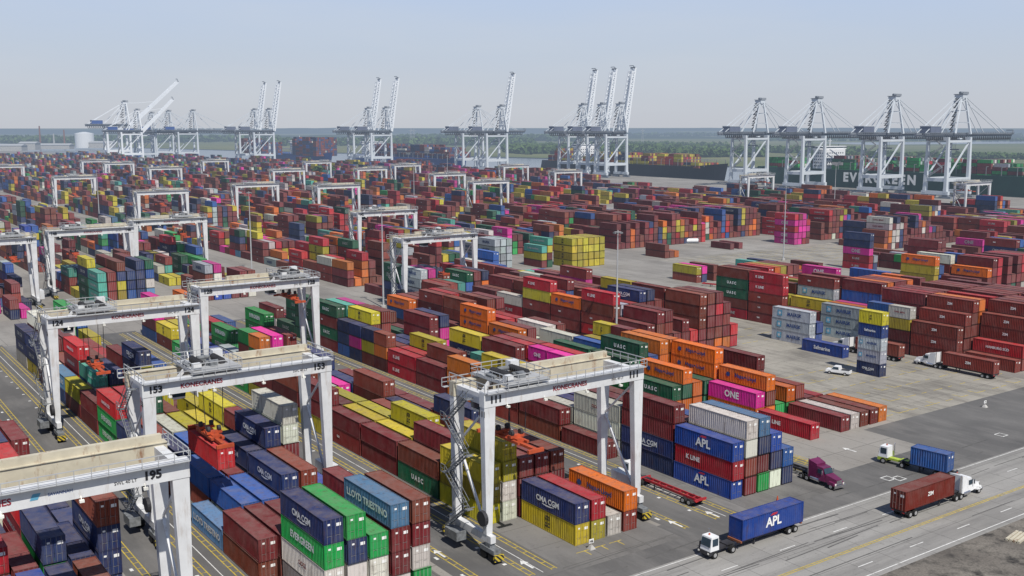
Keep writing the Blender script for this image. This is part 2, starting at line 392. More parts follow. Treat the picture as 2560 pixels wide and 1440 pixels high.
OV2={(0,0):[],(1,0):[],(2,0):['msc','cma'],(3,0):['olive','kline'],(4,0):['white'],(5,0):['cai','hap'],
     (0,1):['msc','olive','msc'],(1,1):['white','white','olive','olive'],(2,1):['maroon','maroon','tex'],(3,1):['maroon','maroon','maroon'],(4,1):['brown','maroon','brown'],(5,1):['maroon'],
     (0,2):['uasc','brown'],(1,2):['uasc','maroon','maroon'],(2,2):['cma','navy'],(3,2):['brown','tex','brown'],(4,2):['olive','cai'],(5,2):['maroon'],
     (0,3):['maroon','maroon'],(1,3):['msc','msc'],(2,3):['olive','olive','msc'],(3,3):['msc','msc'],(4,3):['brown'],(5,3):['brown','brown','navy'],
     (0,4):['tex','maroon'],(1,4):['maersk','msc'],(2,4):['olive','msc'],(3,4):['maroon','brown'],(4,4):['cma','cma'],(5,4):['brown','maroon'],
     (0,5):['olive','maroon','maroon'],(1,5):['maroon','maroon'],(2,5):['msc','msc'],(3,5):['uasc'],(4,5):['brown','brown','brown'],(5,5):['white','maroon'],
     (0,6):['olive','maroon','brown'],(1,6):['olive','olive','brown'],(2,6):['uasc','white'],(3,6):['maroon','one'],(4,6):['uasc','cma'],(5,6):['maroon','maroon'],
     (0,7):['olive','maroon'],(1,7):['olive','maroon','maroon'],(2,7):['uasc','ever','ever'],(3,7):['maroon','ever'],(4,7):['maroon','cma','cma'],(5,7):['cma']}
OV3={(0,0):[],(1,0):['apl','kline','apl'],(2,0):['maroon','brown','white','white'],(3,0):['ever','maroon','navy','lloyd'],(4,0):['white','navy','apl'],(5,0):['navy','blue'],
     (0,1):[],(1,1):['navy','cma','maroon','maroon'],(2,1):['maroon','maroon','maroon'],(3,1):['blue','maroon','blue'],(4,1):['brown','navy'],(5,1):['maroon','lloyd'],
     (0,2):['maroon'],(1,2):['oocl','white','oocl'],(2,2):['maroon']*3,(3,2):['maroon','maroon','brown'],(4,2):['brown','brown'],(5,2):['maroon','tex'],
     (0,3):['brown','maroon'],(1,3):['white','white'],(2,3):['maroon','cma'],(3,3):['navy','cma'],(4,3):['maroon','maroon']}
blocks=[4.5,37.0,70.2,103.0]
names=['block of crane 195','block of crane 153','block of crane 111','block right of crane 111']
for i,x0 in enumerate(blocks):
    fill('A%d'%i,cols(x0+6.9),102.6,14,1,4,PAL_B if i==3 else PAL_A,names[i],[OV0,OV1,OV2,OV3][i],empty=.08)
LB=[153.0+33*k for k in range(20)]
segs=[(325,16),(562,15),(790,15),(1018,15),(1246,15),(1474,15),(1702,15)]
for i,x0 in enumerate(blocks+LB):
    for si,(y0,nb) in enumerate(segs):
        if x0+30>quay(y0+nb*6)-(175 if y0<780 else 90): continue
        ymin=0
        if x0>=219 and x0<360: ymin=470
        elif x0>=360 and x0<510: ymin=470
        elif x0>=510: ymin=330
        ys=y0; n=nb
        while ys<ymin: ys+=12.75; n-=1
        if n<=0: continue
        pal=PAL_C if (x0<200 and y0>500) or y0>900 else (PAL_A if x0<150 else PAL_B)
        fill('B%d_%d'%(i,si),cols(x0+6.9),ys,n,1,(3 if x0>480 and y0<780 else 5) if y0>500 else 5,pal,'far block',empty=.1)
fill('C164',cols(159.9),262,4,1,4,PAL_B,'block of crane 164')
fill('C142',cols(192.9),262,4,2,4,PAL_B,'far block')
fill('Q',[520+3*i for i in range(24) if i%8<6],250,6,2,3,PAL_B,'quay side stacks')
# open loader yard
YO='right stack yard'
fill('L1',cols(137.5,5),141,9,2,4,PAL_B,'stack yard right of crane 111',{
  (0,0):['hap','uasc'],(1,0):['hap','uasc','hap'],(2,0):['hap','hap'],(3,0):['uasc','uasc'],(4,0):['hap','hap','hap','hap'],
  (0,1):['ever','ever','uasc'],(1,1):['ever','uasc','ever','uasc'],(2,1):['blue','uasc','blue'],(3,1):['hap','hap','hap','orange'],(4,1):['hap','orange','hap','hap'],
  (0,2):['brown','navy','uasc'],(1,2):['maroon','maroon'],(0,3):['cma','navy'],(0,4):['hap','hap','hap'],(1,4):['maroon','maroon','maroon'],(0,5):['hap','hap','hap','hap'],(1,5):['maroon','olive'],(0,6):['navy','maroon'],(0,7):['maroon','cma'],(0,8):['maroon','blue','hap']},empty=.04)
fill('L0',cols(146.6,9),115.4,2,0,1,PAL_B,'low front row of stack yard',{
  (0,0):['kline'],(1,0):[],(2,0):[],(3,0):['maroon'],(4,0):['white'],(5,0):['brown'],(6,0):['tex'],(7,0):['orange'],(8,0):[],
  (0,1):['hap','one'],(1,1):['hap','brown','hap'],(2,1):['ever'],(3,1):['ever','hap'],(4,1):['maroon','cai'],(5,1):['maroon'],(6,1):['kline'],(7,1):[],(8,1):[]})
fill('L1b',cols(166,11),179,6,3,5,PAL_M,'tall stacks of stack yard',{
  (0,0):['brown','maroon','maroon'],(1,0):['maroon','maroon','brown','maroon'],(2,0):['brown','tex','cai','maroon'],(3,0):['hap','tex'],(4,0):['maroon']*3,(5,0):['ham','ham'],(6,0):['maroon','maroon','brown','brown','brown'],(7,0):['maroon','tex','maroon','maroon','brown'],(8,0):['hap','brown','maroon','kline','maroon'],(9,0):['orange','maroon','tex','maroon'],(10,0):['kline','ham']},empty=.03,tw=.04)
fill('L1c',cols(152.5,5),141,3,1,2,PAL_B,'small stacks behind low row',{(0,0):['hap','ever'],(4,0):['maroon'],(3,0):['uasc','maroon','maroon'],(2,0):['hap','maroon']})
fill('L2a',cols(206.4,1),154,1,1,1,PAL_B,'row left of the lone tower',{(0,0):['saf']})
fill('L2d',cols(211.2,2),168,1,3,3,PAL_B,'grey stack behind the lone tower',{(0,0):['maersk','maersk','maersk'],(1,0):['saf','saf']})
fill('L2b',cols(223,13),122,3,4,5,['zim']*5+['maroon']*5+['ham','cai'],'tall brown stacks at right edge',{(0,0):[],(1,0):['zim'],(2,0):['zim','ham'],(3,0):['maroon','zim','zim','zim'],(4,0):['zim','maroon','maroon','maroon','zim'],(5,0):['maroon']*5,(6,0):['zim','maroon','cai','maroon','brown'],(7,0):['maroon','ham','maroon','maroon','maroon'],(0,1):['zim']*3,(1,1):['zim']*4,(2,1):['zim']*5,(3,1):['maroon','orange','brown','hap','orange']},empty=0)
fill('L2c',cols(226,11),164,4,3,5,PAL_M,YO+' middle rows',{(0,0):['maersk','maersk','maersk'],(0,1):['kline','maroon'],(1,1):['maroon','maroon','msc'],(1,2):['brown','msc','msc']},empty=.03)
fill('L3a',cols(277,6),229,2,1,3,PAL_B,'small stacks by pale lane',empty=.12)
fill('L3b',cols(343,2),246,1,4,5,PAL_B,'magenta topped stack',{(0,0):['kline','kline','one','navy','navy'],(1,0):['navy','maersk']})
fill('L3c',cols(356,14),238,2,1,2,PAL_M,YO)
fill('L3d',cols(341,4),216,1,4,5,PAL_B,YO,{(0,0):['uasc','kline','one','maroon','maroon'],(1,0):['uasc','kline','maroon','brown','maroon'],(2,0):['orange'],(3,0):['maroon']})
fill('L3e',cols(366,28),188,2,3,5,PAL_B,YO)
fill('L3f',cols(297,16),176,2,2,5,PAL_M,YO,empty=.08)
fill('L3g',cols(266,7),262,1,1,2,PAL_B,YO)
fill('L4',cols(254.7,6),319,1,4,4,['msc'],'all yellow block',{(i,0):['msc']*4 for i in range(6)})
fill('L4a',cols(245,2),326,1,3,3,['olive'],'stacks left of all yellow block',{(0,0):['maroon','olive','china'],(1,0):['uasc','maroon','olive','china']})
fill('L4b',cols(228,3),334,2,4,4,['maersk','maersk','maersk','maroon'],'grey stacks',empty=0,tw=0)
fill('L5',cols(226,8),365,6,2,4,PAL_B,YO); fill('L5b',cols(255,17),368,6,2,4,PAL_B,YO,empty=.08)
fill('L6',cols(310,20),356,7,3,5,PAL_M,YO,{(k,0):random.choice((['maroon','olive','msc','hap'],['maroon']*4,['maroon','brown','maroon'],['maroon','maroon','brown','cai','maroon'])) for k in range(0,20,2)},empty=.03)
fill('L6b',cols(391,4),322,1,4,5,['one','one','kline','maroon'],'tall magenta block',{(0,0):['one','one','kline','one','kline'],(1,0):['one','one','one','one','maroon'],(2,0):['kline','one','one','one','one'],(3,0):['maroon','maroon','one','kline']},tw=0)
fill('L7',cols(370,15),362,6,3,5,PAL_M,YO,empty=.03); fill('L7b',cols(418,22),328,9,3,5,PAL_M,YO)
fill('L8',cols(440,3),290,1,4,5,PAL_B,YO); fill('L8b',cols(408,20),285,2,2,5,['yang','maroon','one','navy','orange','yang','maroon','tex','brown','cma'],YO,empty=.1); fill('L8c',cols(466,18),262,3,3,4,PAL_B,YO)
fill('L9',cols(405,30),238,1,2,4,PAL_B,YO,empty=.15); fill('L9b',cols(300,5),320,1,1,2,['orange','hap','brown'],YO)
fill('L9c',cols(352,3),326,1,1,1,['blue','kline','maroon'],YO,empty=0)
RECS.append(dict(z='TW',c=0,b=0,t=0,n=5,x=198.5,y=140.3,zz=0,L=6.06,l='cma',p='lone five high tower',q=0))
for k,l in enumerate(['maersk','maersk','saf','msc']): RECS.append(dict(z='TW',c=0,b=0,t=k+1,n=5,x=198.5,y=140.3,zz=(k+1)*2.912,L=6.06,l=l,p='lone five high tower',q=0))
OCC[('TW',0,0)]=5
for r in RECS:
    top=r['t']==r['n']-1
    left=OCC.get((r['z'],r['c']-1,r['b']),0)<=r['t']; front=OCC.get((r['z'],r['c'],r['b']-1),0)<=r['t'] and r['q']==0
    r['top']=top; r['left']=left; r['front']=front; r['vis']=top or left or front
    p=proj(r['x'],r['y'],r['zz']+1.4); r['d']=p[2] if p else 9e9
    r['in']=p is not None and -60<p[0]<2620 and p[1]<1500
# really visible area from the camera, by casting rays against all boxes
near=[r for r in RECS if r['d']<480]
bv=[];bf=[]
for r in near:
    n=len(bv); hx_=1.2; hy_=r['L']/2-.02; z0=r['zz']; z1=z0+2.88
    bv+=[(r['x']+a*hx_,r['y']+b*hy_,z) for z in (z0,z1) for a,b in ((-1,-1),(1,-1),(1,1),(-1,1))]
    bf+=[(n+4,n+5,n+6,n+7),(n,n+1,n+5,n+4),(n+1,n+2,n+6,n+5),(n+2,n+3,n+7,n+6),(n+3,n,n+4,n+7)]
tree=BVHTree.FromPolygons(bv,bf); eye=Vector((0,0,H))
for r in near:
    r['s']=0
    if not(r['vis'] and r['in']): continue
    hy=r['L']/2; sc=0
    samples=[]
    if r['top']: samples+=[(Vector((r['x']+a*.8,r['y']+b*hy*.8,r['zz']+2.9)),Vector((0,0,1)),2.44*r['L']/6) for a in(-1,1) for b in(-1,0,1)]
    if r['left']: samples+=[(Vector((r['x']-1.23,r['y']+b*hy*.85,r['zz']+c)),Vector((-1,0,0)),2.9*r['L']/8) for b in(-1,-.33,.33,1) for c in(.5,2.4)]
    if r['front']: samples+=[(Vector((r['x']+a*.8,r['y']-hy-.02,r['zz']+c)),Vector((0,-1,0)),2.9*2.44/4) for a in(-1,1) for c in(.5,2.4)]
    for p,nrm,ar in samples:
        q=proj(*p)
        if not q or not(0<q[0]<2560 and 0<q[1]<1440): continue
        d=(p-eye); L=d.length; d/=L
        hit=tree.ray_cast(eye,d,L-.05)
        if hit[0] is None: sc+=ar*abs(d.dot(nrm))/L**2
    r['s']=sc
NEAR=sorted([r for r in near if r['s']>0],key=lambda r:-r['s'])[:284]
for r in NEAR: r['near']=True
ORD=['first','second','third','fourth','fifth','sixth','seventh','eighth','ninth','tenth','eleventh','twelfth','thirteenth','fourteenth','fifteenth','sixteenth','seventeenth','eighteenth']
ORD+=['row %d'%i for i in range(19,40)]
seenlab={}
for r in NEAR:
    cn=LIV[r['l']][1]; b=ORD[r['b']] if r['L']>10 or r['q']==0 else ORD[r['b']]+' rear'
    tier='top' if r['top'] else ('ground' if r['t']==0 else ORD[r['t']])
    ph=r['p']
    if ph=='far block': ph='block beyond the left cross road' if r['x']<140 else 'block behind crane 164'
    if ph==YO: ph='open yard near '+('the all yellow block' if r['x']<330 else 'the right light mast')
    lab=f"{cn} container, {tier} tier, {ORD[r['c']]} row, {b} bay, {ph}"
    if r['z']=='TW': lab=f"{cn} short container, {tier} tier of the lone five high tower"
    seenlab.setdefault(lab,[]).append(container(r['l'],r['L'],(r['x'],r['y'],r['zz']),0,lab))
for lab,os in seenlab.items():
    if len(os)>1:
        for i,o in enumerate(sorted(os,key=lambda o:proj(*o.location)[0])): o['label']=lab.replace(' container',' container '+['at left','further right','at right','rightmost'][min(i,3)])
# ---------------------------------------------------------------- the rest as one mass
def ship_boxes(x0,ny0,ny1,cols_,z0,hmin,hmax,pal):
    out=[]
    y=ny0
    while y<ny1:
        h0=random.randint(hmin,hmax)
        for c in range(cols_):
            h=max(1,h0+random.choice((0,0,0,-1)))
            pl=random.choice(pal)
            for k in range(h):
                out.append((x0+c*2.5+1.22,y+6.1,z0+k*2.9,12.19,random.choice(pal) if random.random()<.6 else pl,c==0))
        y+=13.2
    return out
boxes=[(r['x'],r['y'],r['zz'],r['L'],r['l'],r['left']) for r in RECS if not r.get('near')]
PS=['ever']*6+['uasc']*4+['maroon']*4+['white']*2+['maersk']*2+['kline','cma','brown']
PR=['msc']*5+['maroon']*6+['brown']*5+['kline']*2+['olive']*3+['orange']*2+['navy']*2
PN=['navy']*5+['cma']*5+['maroon']*6+['blue']*2+['white']*1+['brown']*4+['tex']*3
boxes+=ship_boxes(812,260,622,15,14,2,5,PS)+ship_boxes(812,668,700,15,14,2,4,PS)
boxes+=ship_boxes(811,800,990,12,11,2,5,PR)+ship_boxes(811,1028,1060,12,11,3,6,PR)
boxes+=ship_boxes(745,1200,1420,14,10,4,7,PN)+ship_boxes(690,1500,1590,14,10,7,10,PN)+ship_boxes(650,1620,1720,14,10,6,9,PN)
N=len(boxes); A=np.array([(b[0],b[1],b[2],b[3]) for b in boxes],dtype=float)
hx_=np.full(N,WC/2); hy_=A[:,3]/2
V=np.zeros((N,8,3)); k=0
for dz in (0,1):
    for sx,sy in ((-1,-1),(1,-1),(1,1),(-1,1)):
        V[:,k,0]=A[:,0]+sx*hx_; V[:,k,1]=A[:,1]+sy*hy_; V[:,k,2]=A[:,2]+dz*2.89; k+=1
fs=np.array([(4,5,6,7),(0,1,5,4),(1,2,6,5),(2,3,7,6),(3,0,4,7)])
Fc=(fs[None]+np.arange(N)[:,None,None]*8).reshape(-1,4)
colr=np.zeros((N,5,4)); 
for i,b in enumerate(boxes):
    c=LIV[b[4]][0]; kk=random.uniform(.65,1.3); colr[i,:,:3]=[c[0]*kk,c[1]*kk*random.uniform(.9,1.1),c[2]*kk]; 
colr[...,3]=1
uv=np.zeros((N,5,4,2))
for fi in range(5):
    if fi==0: uv[:,0]=[(1,1.4),(1,1.4),(1,1.4),(1,1.4)]; continue
    L_=np.where(fi in(1,3),2.44,A[:,3])
    uv[:,fi,1,0]=L_; uv[:,fi,2,0]=L_; uv[:,fi,2,1]=2.89; uv[:,fi,3,1]=2.89
verts=V.reshape(-1,3).tolist(); faces=Fc.tolist(); cols_l=colr.reshape(-1,4).tolist(); uvl=uv.reshape(-1,2).tolist()
tcol={'tw':(.75,.75,.73,1),'tk':(.03,.03,.03,1),'tr':(.35,.03,.05,1),'tb':(.03,.07,.22,1)}
for b in boxes:
    l=LIV[b[4]]
    if not b[5] or not l[2] or b[3]<10: continue
    d=math.hypot(b[0],b[1])
    if d>600 or not seen(b[0],b[1],5,0): continue
    me=text_mesh(l[2],M[l[4]],l[3]*1.1,.03,10.5)
    n0=len(verts); 
    for v in me.vertices: verts.append((b[0]-1.26,b[1]-v.co.x,b[2]+1.5+v.co.y))
    for p in me.polygons:
        faces.append([n0+q for q in p.vertices]); cols_l.append(tcol[l[4]]); uvl+= [(1,1.4)]*len(p.vertices)
me=bpy.data.meshes.new('stacked_containers'); me.from_pydata(verts,[],faces)
me.materials.append(M['far'])
at=me.attributes.new('paint','FLOAT_COLOR','FACE'); at.data.foreach_set('color',np.array(cols_l,dtype='f').ravel())
ul=me.uv_layers.new(name='UVMap'); ul.data.foreach_set('uv',np.array(uvl,dtype='f').ravel()); me.update()
so=bpy.data.objects.new('stacked_containers',me); C.objects.link(so); so['kind']='stuff'
tag(so,'thousands of stacked shipping containers filling the far yard and ship decks','shipping containers')
# ---------------------------------------------------------------- ground
def ground_mat(name,c0,c1,c2,scale=.02,rough=.9,stain=.35,fine=.12,st=(1,.25,1),joint=0):
    m,nt,b=base_mat(name,rough); g=nn(nt,'ShaderNodeNewGeometry'); P=g.outputs['Position']
    a=noise(nt,P,scale,6,.6); col=mixc(nt,ramp(nt,a,.35,.65),c0,c1)
    s=noise(nt,P,scale*4,6,.7,st); col=mixc(nt,ramp(nt,s,.46,.68,0,stain),col,c2)
    t=noise(nt,P,.9,5,.75); col=mixc(nt,ramp(nt,t,.58,.72,0,stain*.8),col,tuple(q*.5 for q in c2))
    f=noise(nt,P,3.5,4,.7); col=mixc(nt,ramp(nt,f,.3,.7,0,fine),col,(.03,.03,.03))
    if joint:
        sp=nn(nt,'ShaderNodeSeparateXYZ'); nt.links.new(P,sp.inputs[0])
        jj=None
        for ax in ('X','Y'):
            q=mth(nt,'FRACT',mth(nt,'DIVIDE',sp.outputs[ax],joint)); l=ramp(nt,q,.022,.010); jj=l if jj is None else mth(nt,'MAXIMUM',jj,l)
        col=mixc(nt,mth(nt,'MULTIPLY',jj,.55),col,(.05,.048,.045))
        vm=nn(nt,'ShaderNodeVectorMath',operation='SCALE'); vm.inputs['Scale'].default_value=1/joint; nt.links.new(P,vm.inputs[0])
        fl=nn(nt,'ShaderNodeVectorMath',operation='FLOOR'); nt.links.new(vm.outputs[0],fl.inputs[0])
        wn=nn(nt,'ShaderNodeTexWhiteNoise',noise_dimensions='2D'); nt.links.new(fl.outputs[0],wn.inputs['Vector'])
        col=mixc(nt,ramp(nt,wn.outputs['Value'],.5,1,0,.22),col,c2)
    nt.links.new(col,b.inputs['Base Color']); return m
GC=ground_mat('yard_concrete',(.24,.225,.205),(.31,.295,.27),(.13,.12,.11),.02,joint=9,stain=.65)
GA=ground_mat('asphalt',(.095,.093,.092),(.135,.132,.128),(.19,.183,.175),.05,stain=.65)
GP=ground_mat('pad_concrete',(.14,.136,.13),(.20,.193,.185),(.075,.072,.07),.05,stain=.55,joint=7)
GR=ground_mat('road_concrete',(.26,.255,.24),(.33,.32,.305),(.15,.145,.14),.04,stain=.7,st=(.12,1.6,1),joint=6)
GY=ground_mat('open_pad_concrete',(.26,.245,.21),(.34,.32,.28),(.12,.11,.10),.06,stain=.8,joint=8)
GD=ground_mat('dirt',(.13,.115,.10),(.27,.245,.21),(.025,.023,.022),.10,stain=.95,fine=.5,st=(1,1,1))
GM=ground_mat('marsh_grass',(.095,.125,.040),(.17,.17,.075),(.05,.08,.03),.0012,stain=.6,fine=0)
m=MB()
ys=[-3000,900,1150,1350,1550,1950,2600,6000,30000]
pts=[(quay(y) if y<20000 else -3000,y,0) for y in ys]
m.poly([(-30000,-3000,0)]+pts+[(-30000,30000,0)])
struct('yard_ground',m,GC)
m=MB()
for a,b in zip(pts,pts[1:]): m.quad((a[0]+.01,a[1],-6),(b[0]+.01,b[1],-6),(b[0]+.01,b[1],.25),(a[0]+.01,a[1],.25))
struct('quay_wall',m,M['conc'])
wm,nt,b=base_mat('river_water',.15); b.inputs['Base Color'].default_value=(.13,.14,.15,1)
g=nn(nt,'ShaderNodeNewGeometry'); bp=nn(nt,'ShaderNodeBump'); bp.inputs['Strength'].default_value=.3; bp.inputs['Distance'].default_value=.5
nt.links.new(noise(nt,g.outputs['Position'],.15,4),bp.inputs['Height']); nt.links.new(bp.outputs[0],b.inputs['Normal'])
m=MB(); m.rect(100,-3000,6000,30000,-4.0); struct('river_water',m,wm)
m=MB(); m.poly([(1180,-3000,-2.5),(40000,-3000,-2.5),(40000,40000,-2.5),(-2000,40000,-2.5),(300,7000,-2.5),(800,3200,-2.5),(1060,2100,-2.5),(1200,1500,-2.5),(1150,900,-2.5)])
struct('marsh_land',m,GM)
mp=MB(); mp.poly([(2600,700,-2.2),(3900,300,-2.2),(4300,700,-2.2),(3300,1300,-2.2),(2500,1200,-2.2)]); mp.poly([(2900,2100,-2.2),(4800,1700,-2.2),(4600,2200,-2.2),(3100,2500,-2.2)]); struct('marsh_pond',mp,wm)
m=MB(); m.rect(-40,91.5,160,101.5,.004)
for x0 in blocks: m.rect(x0-5.6,101.5,x0+7.0,288,.004)
m.rect(130.2,101.5,137.2,250,.004); m.rect(-40,101.5,-5,400,.004)
struct('asphalt_apron',m,GA)
m=MB()
for i,x0 in enumerate(blocks): m.rect(x0+7.0,98.2 if i<2 else 96.5,x0+26.4,286,.008)
struct('container_pads',m,GP)
m=MB(); m.rect(160,91.5,400,114,.004); struct('asphalt_corner',m,GA)
m=MB(); m.rect(169,114,222,178,.006); m.rect(197,178,275,262,.006); m.rect(275,200,460,232,.006); m.rect(300,262,460,318,.006); struct('open_pad',m,GY)
m=MB(); m.rect(-200,73.5,900,91.5,.008); struct('road',m,GR)
m=MB(); m.rect(-200,-200,900,73.5,.005); struct('dirt_verge',m,GD)
ym=MB(); wk=MB()
z=.014
for dy in (0,.35): ym.rect(-100,80.3+dy,800,80.45+dy,z)
x=-50
while x<600:
    wk.rect(x,85.8,x+3,85.95,z); wk.rect(x+4,76.6,x+7,76.75,z); x+=11
wk.rect(-100,91.0,800,91.12,z); wk.rect(-100,74.3,800,74.45,z)
def ladder(mb,x,y0,y1,w=.75,step=2.0):
    mb.rect(x,y0,x+.15,y1,z); mb.rect(x+w,y0,x+w+.15,y1,z); y=y0+.3
    while y<y1: mb.rect(x+.15,y,x+w,y+.14,z); y+=step
for i,x0 in enumerate(blocks):
    for dx in (-3.9,2.2,5.6): ladder(ym,x0+dx,98.5,286)
    wk.rect(x0+4.2,98.5,x0+4.32,286,z)
    y=103
    while y<280:
        wk.rect(x0+1.4,y,x0+1.9,y+.5,z); wk.rect(x0-4.7,y,x0-4.3,y+.9,z); y+=6.4
for (x0,x1,y0,y1) in ((171,220,117,150),(200,216,180,258),(230,270,220,258),(310,450,266,314)):
    y=y0
    while y<y1:
        x=x0
        while x<x1:
            L=random.uniform(1.5,3.5); ym.rect(x,y,x+L,y+.2,z); 
            if random.random()<.4: ym.rect(x,y+.2,x+.2,y+2.2,z)
            x+=random.uniform(3.2,6)
        y+=6.4
for k in range(5): ladder(ym,131.2+k*1.3 if k<2 else 133+k*1.0,104+k*.5,130-k*2)
for x in (84,86.9,89.7): ym.rect(x-2.5,100.6,x-.4,100.75,z); ym.rect(x-1.2,99.2,x-1.05,100.6,z)
def arrow(x,y,s=1):
    wk.rect(x-.16*s,y-1.3*s,x+.16*s,y+.5*s,z+.004); wk.poly([(x-.6*s,y+.5*s,z+.004),(x+.6*s,y+.5*s,z+.004),(x,y+1.6*s,z+.004)])
for px,py in ((1690,1310),(1782,1286),(1318,1412),(2125,1125),(1100,1385)): 
    q=W(px,py); arrow(q[0],q[1])
def sqr(mb,cx,cy,s,w=.18):
    mb.rect(cx-s,cy-s,cx+s,cy-s+w,z+.002); mb.rect(cx-s,cy+s-w,cx+s,cy+s,z+.002); mb.rect(cx-s,cy-s+w,cx-s+w,cy+s-w,z+.002); mb.rect(cx+s-w,cy-s+w,cx+s,cy+s-w,z+.002)
for px,py in ((2220,1196),(2503,1087),(2247,1196)): q=W(px,py); sqr(wk,q[0],q[1],.9)
struct('yellow_markings',ym,M['ymark']); struct('white_markings',wk,M['wmark'])
sk_=MB()
for i in range(60):
    x=random.uniform(60,240); y=random.choice((76.2,78.4,83.2,85,88.2,90,94,97))+random.uniform(-.5,.5); L=random.uniform(5,26); w_=random.uniform(.12,.3); dy=random.uniform(-.6,.6); zz=.0105+i*.00005
    sk_.quad((x,y,zz),(x+L,y+dy,zz),(x+L,y+dy+w_,zz),(x,y+w_,zz))
M['skid']=simple('tyre_marks',(.10,.098,.095),.9,var=.3); struct('road_tyre_marks',sk_,M['skid'])
# ---------------------------------------------------------------- yard gantry crane
def striped():
    m_,nt,b=base_mat('hazard_stripes',.6); g=nn(nt,'ShaderNodeNewGeometry'); w=nn(nt,'ShaderNodeTexWave',wave_type='BANDS',bands_direction='DIAGONAL'); w.inputs['Scale'].default_value=.9
    nt.links.new(g.outputs['Position'],w.inputs[0]); c=mixc(nt,ramp(nt,w.outputs['Fac'],.48,.52),(.5,.38,.04),(.03,.03,.03)); nt.links.new(c,b.inputs['Base Color']); return m_
M['haz']=striped()
def make_rtg():
    r=thing('gantry_crane','white yard gantry crane','gantry crane')
    for sx in (-1,1):
        for sy in (-1,1):
            l=MB(); l.hexa([(sx*12.75-.45,sy*3.7-.45,3.3),(sx*12.75+.45,sy*3.7-.45,3.3),(sx*12.75+.45,sy*3.7+.45,3.3),(sx*12.75-.45,sy*3.7+.45,3.3)],
                 [(sx*12.6-.85,sy*3.6-.5,20.1),(sx*12.6+.85,sy*3.6-.5,20.1),(sx*12.6+.85,sy*3.6+.5,20.1),(sx*12.6-.85,sy*3.6+.5,20.1)]); l.build('leg',M['white'],r)
            b=MB(); X=sx*12.75; Y=sy*4.3
            b.box(X-.55,Y-1.6,1.15,X+.55,Y+1.6,1.75); b.box(X-.4,Y-.5,1.75,X+.4,Y+.5,2.35); bo=b.build('bogie',M['grey'],r)
            for q in (-.95,.95):
                w=MB(); w.tube((X-.5,Y+q,.72),(X+.5,Y+q,.72),.72,14); w.build('wheel',M['tyre'],bo)
            h=MB(); h.box(X-.7,sy*6.2-.2,.45,X+.7,sy*6.2+.2,1.25); h.build('bumper',M['haz'],r)
        s=MB(); s.box(sx*12.75-.4,-5.0,2.35,sx*12.75+.4,5.0,3.3); s.build('sill_beam',M['white'],r)
        s=MB(); s.box(sx*12.6-.5,-3.1,20.3,sx*12.6+.5,3.1,21.7); s.build('end_tie',M['white'],r)
        for pq,th in ((((sx*12.7,-3.2,4.0),(sx*12.7,3.1,13.5)),.3),(((sx*12.7,3.2,13.8),(sx*12.7,-3.1,19.6)),.24)):
            s=MB(); s.bar(pq[0],pq[1],th,th); s.build('brace',M['white'],r)
    g=MB(); g.box(-13.5,-4.15,20.15,13.5,-3.05,22.0); g.box(-13.5,-4.3,22.0,13.5,-2.9,22.08); fg=g.build('girder',M['white'],r)
    g=MB(); g.box(-13.5,3.05,20.15,13.5,4.15,22.0); g.box(-13.5,2.9,22.0,13.5,4.3,22.08); g.box(-5,3.25,22.08,13,3.9,22.9); g.build('girder',M['rusty'],r)
    g=MB(); yy=4.3; g.box(-14.2,yy,21.2,14.2,yy+.6,21.28); g.rail((-14.2,yy+.6,21.28),(14.2,yy+.6,21.28),1.1,1.5,.05)
    for q in range(-13,14,3): g.bar((q,yy+.6,21.23),(q,4.15,20.68),.07)
    g.build('walkway',M['galv'],r)
    g=MB(); g.box(-13.4,-4.85,22.0,13.4,-4.3,22.06); g.rail((-13.4,-4.85,22.06),(13.4,-4.85,22.06),1.1,1.5,.045); g.build('walkway',M['galv'],r)
    for sx in (-1,1):
        g=MB(); g.rail((sx*13.45,-4.2,22.1),(sx*13.45,4.2,22.1),1.1,1.4,.05); g.build('railing',M['galv'],r)
    s=MB(); X=-14.2; y=3.6; d=-1
    fl=[2.6,6.2,9.8,13.4,17.0,20.9]
    for a,b in zip(fl,fl[1:]):
        y2=y+d*4.6
        for xx in (X-.4,X+.4):
            s.bar((xx,y,a),(xx,y2,b),.08,.22); s.bar((xx,y,a+1),(xx,y2,b+1),.06); s.bar((xx,(y+y2)/2,(a+b)/2),(xx,(y+y2)/2,(a+b)/2+1),.05)
        for k in range(9):
            t=(k+.5)/9; s.box(X-.38,y+(y2-y)*t-.12,a+(b-a)*t-.02,X+.38,y+(y2-y)*t+.12,a+(b-a)*t+.02)
        s.box(X-.5,min(y2,y2+d*.9),b-.05,X+.5,max(y2,y2+d*.9),b); s.rail((X-.5,y2,b),(X-.5,y2+d*.9,b),1.1,.9,.04)
        s.bar((X+.45,y2,b-.1),(-13,y2,b-.1),.1)
        y=y2; d=-d
    s.build('staircase',M['grey'],r)
    e=MB(); e.box(13.3,-2.3,2.6,15.0,2.3,5.2); e.build('electrical_house',M['white'],r)
    e=MB(); e.box(-14.9,.4,1.3,-13.4,3.4,2.5); e.build('generator_box',M['grey'],r)
    e=MB(); e.tube((-13.75,-3.7,5.5),(-13.25,-3.7,5.5),1.0,16); e.build('cable_reel',M['dark'],r)
    for q in (-10,-4,3,9):
        l=MB(); l.box(q-.22,-4.6,19.8,q+.22,-4.25,20.05); l.bar((q,-4.3,20.0),(q,-4.1,20.4),.08); l.build('floodlight',M['lampm'],r)
    t=MB(); t.box(-3.4,-4.4,22.45,3.4,-3.2,22.75); t.box(-3.4,3.0,22.45,3.4,4.2,22.75); t.box(-3.4,-3.2,22.5,-2.6,3.0,22.8); t.box(2.6,-3.2,22.5,3.4,3.0,22.8); t.box(-.4,-3.2,22.5,.4,3.0,22.8)
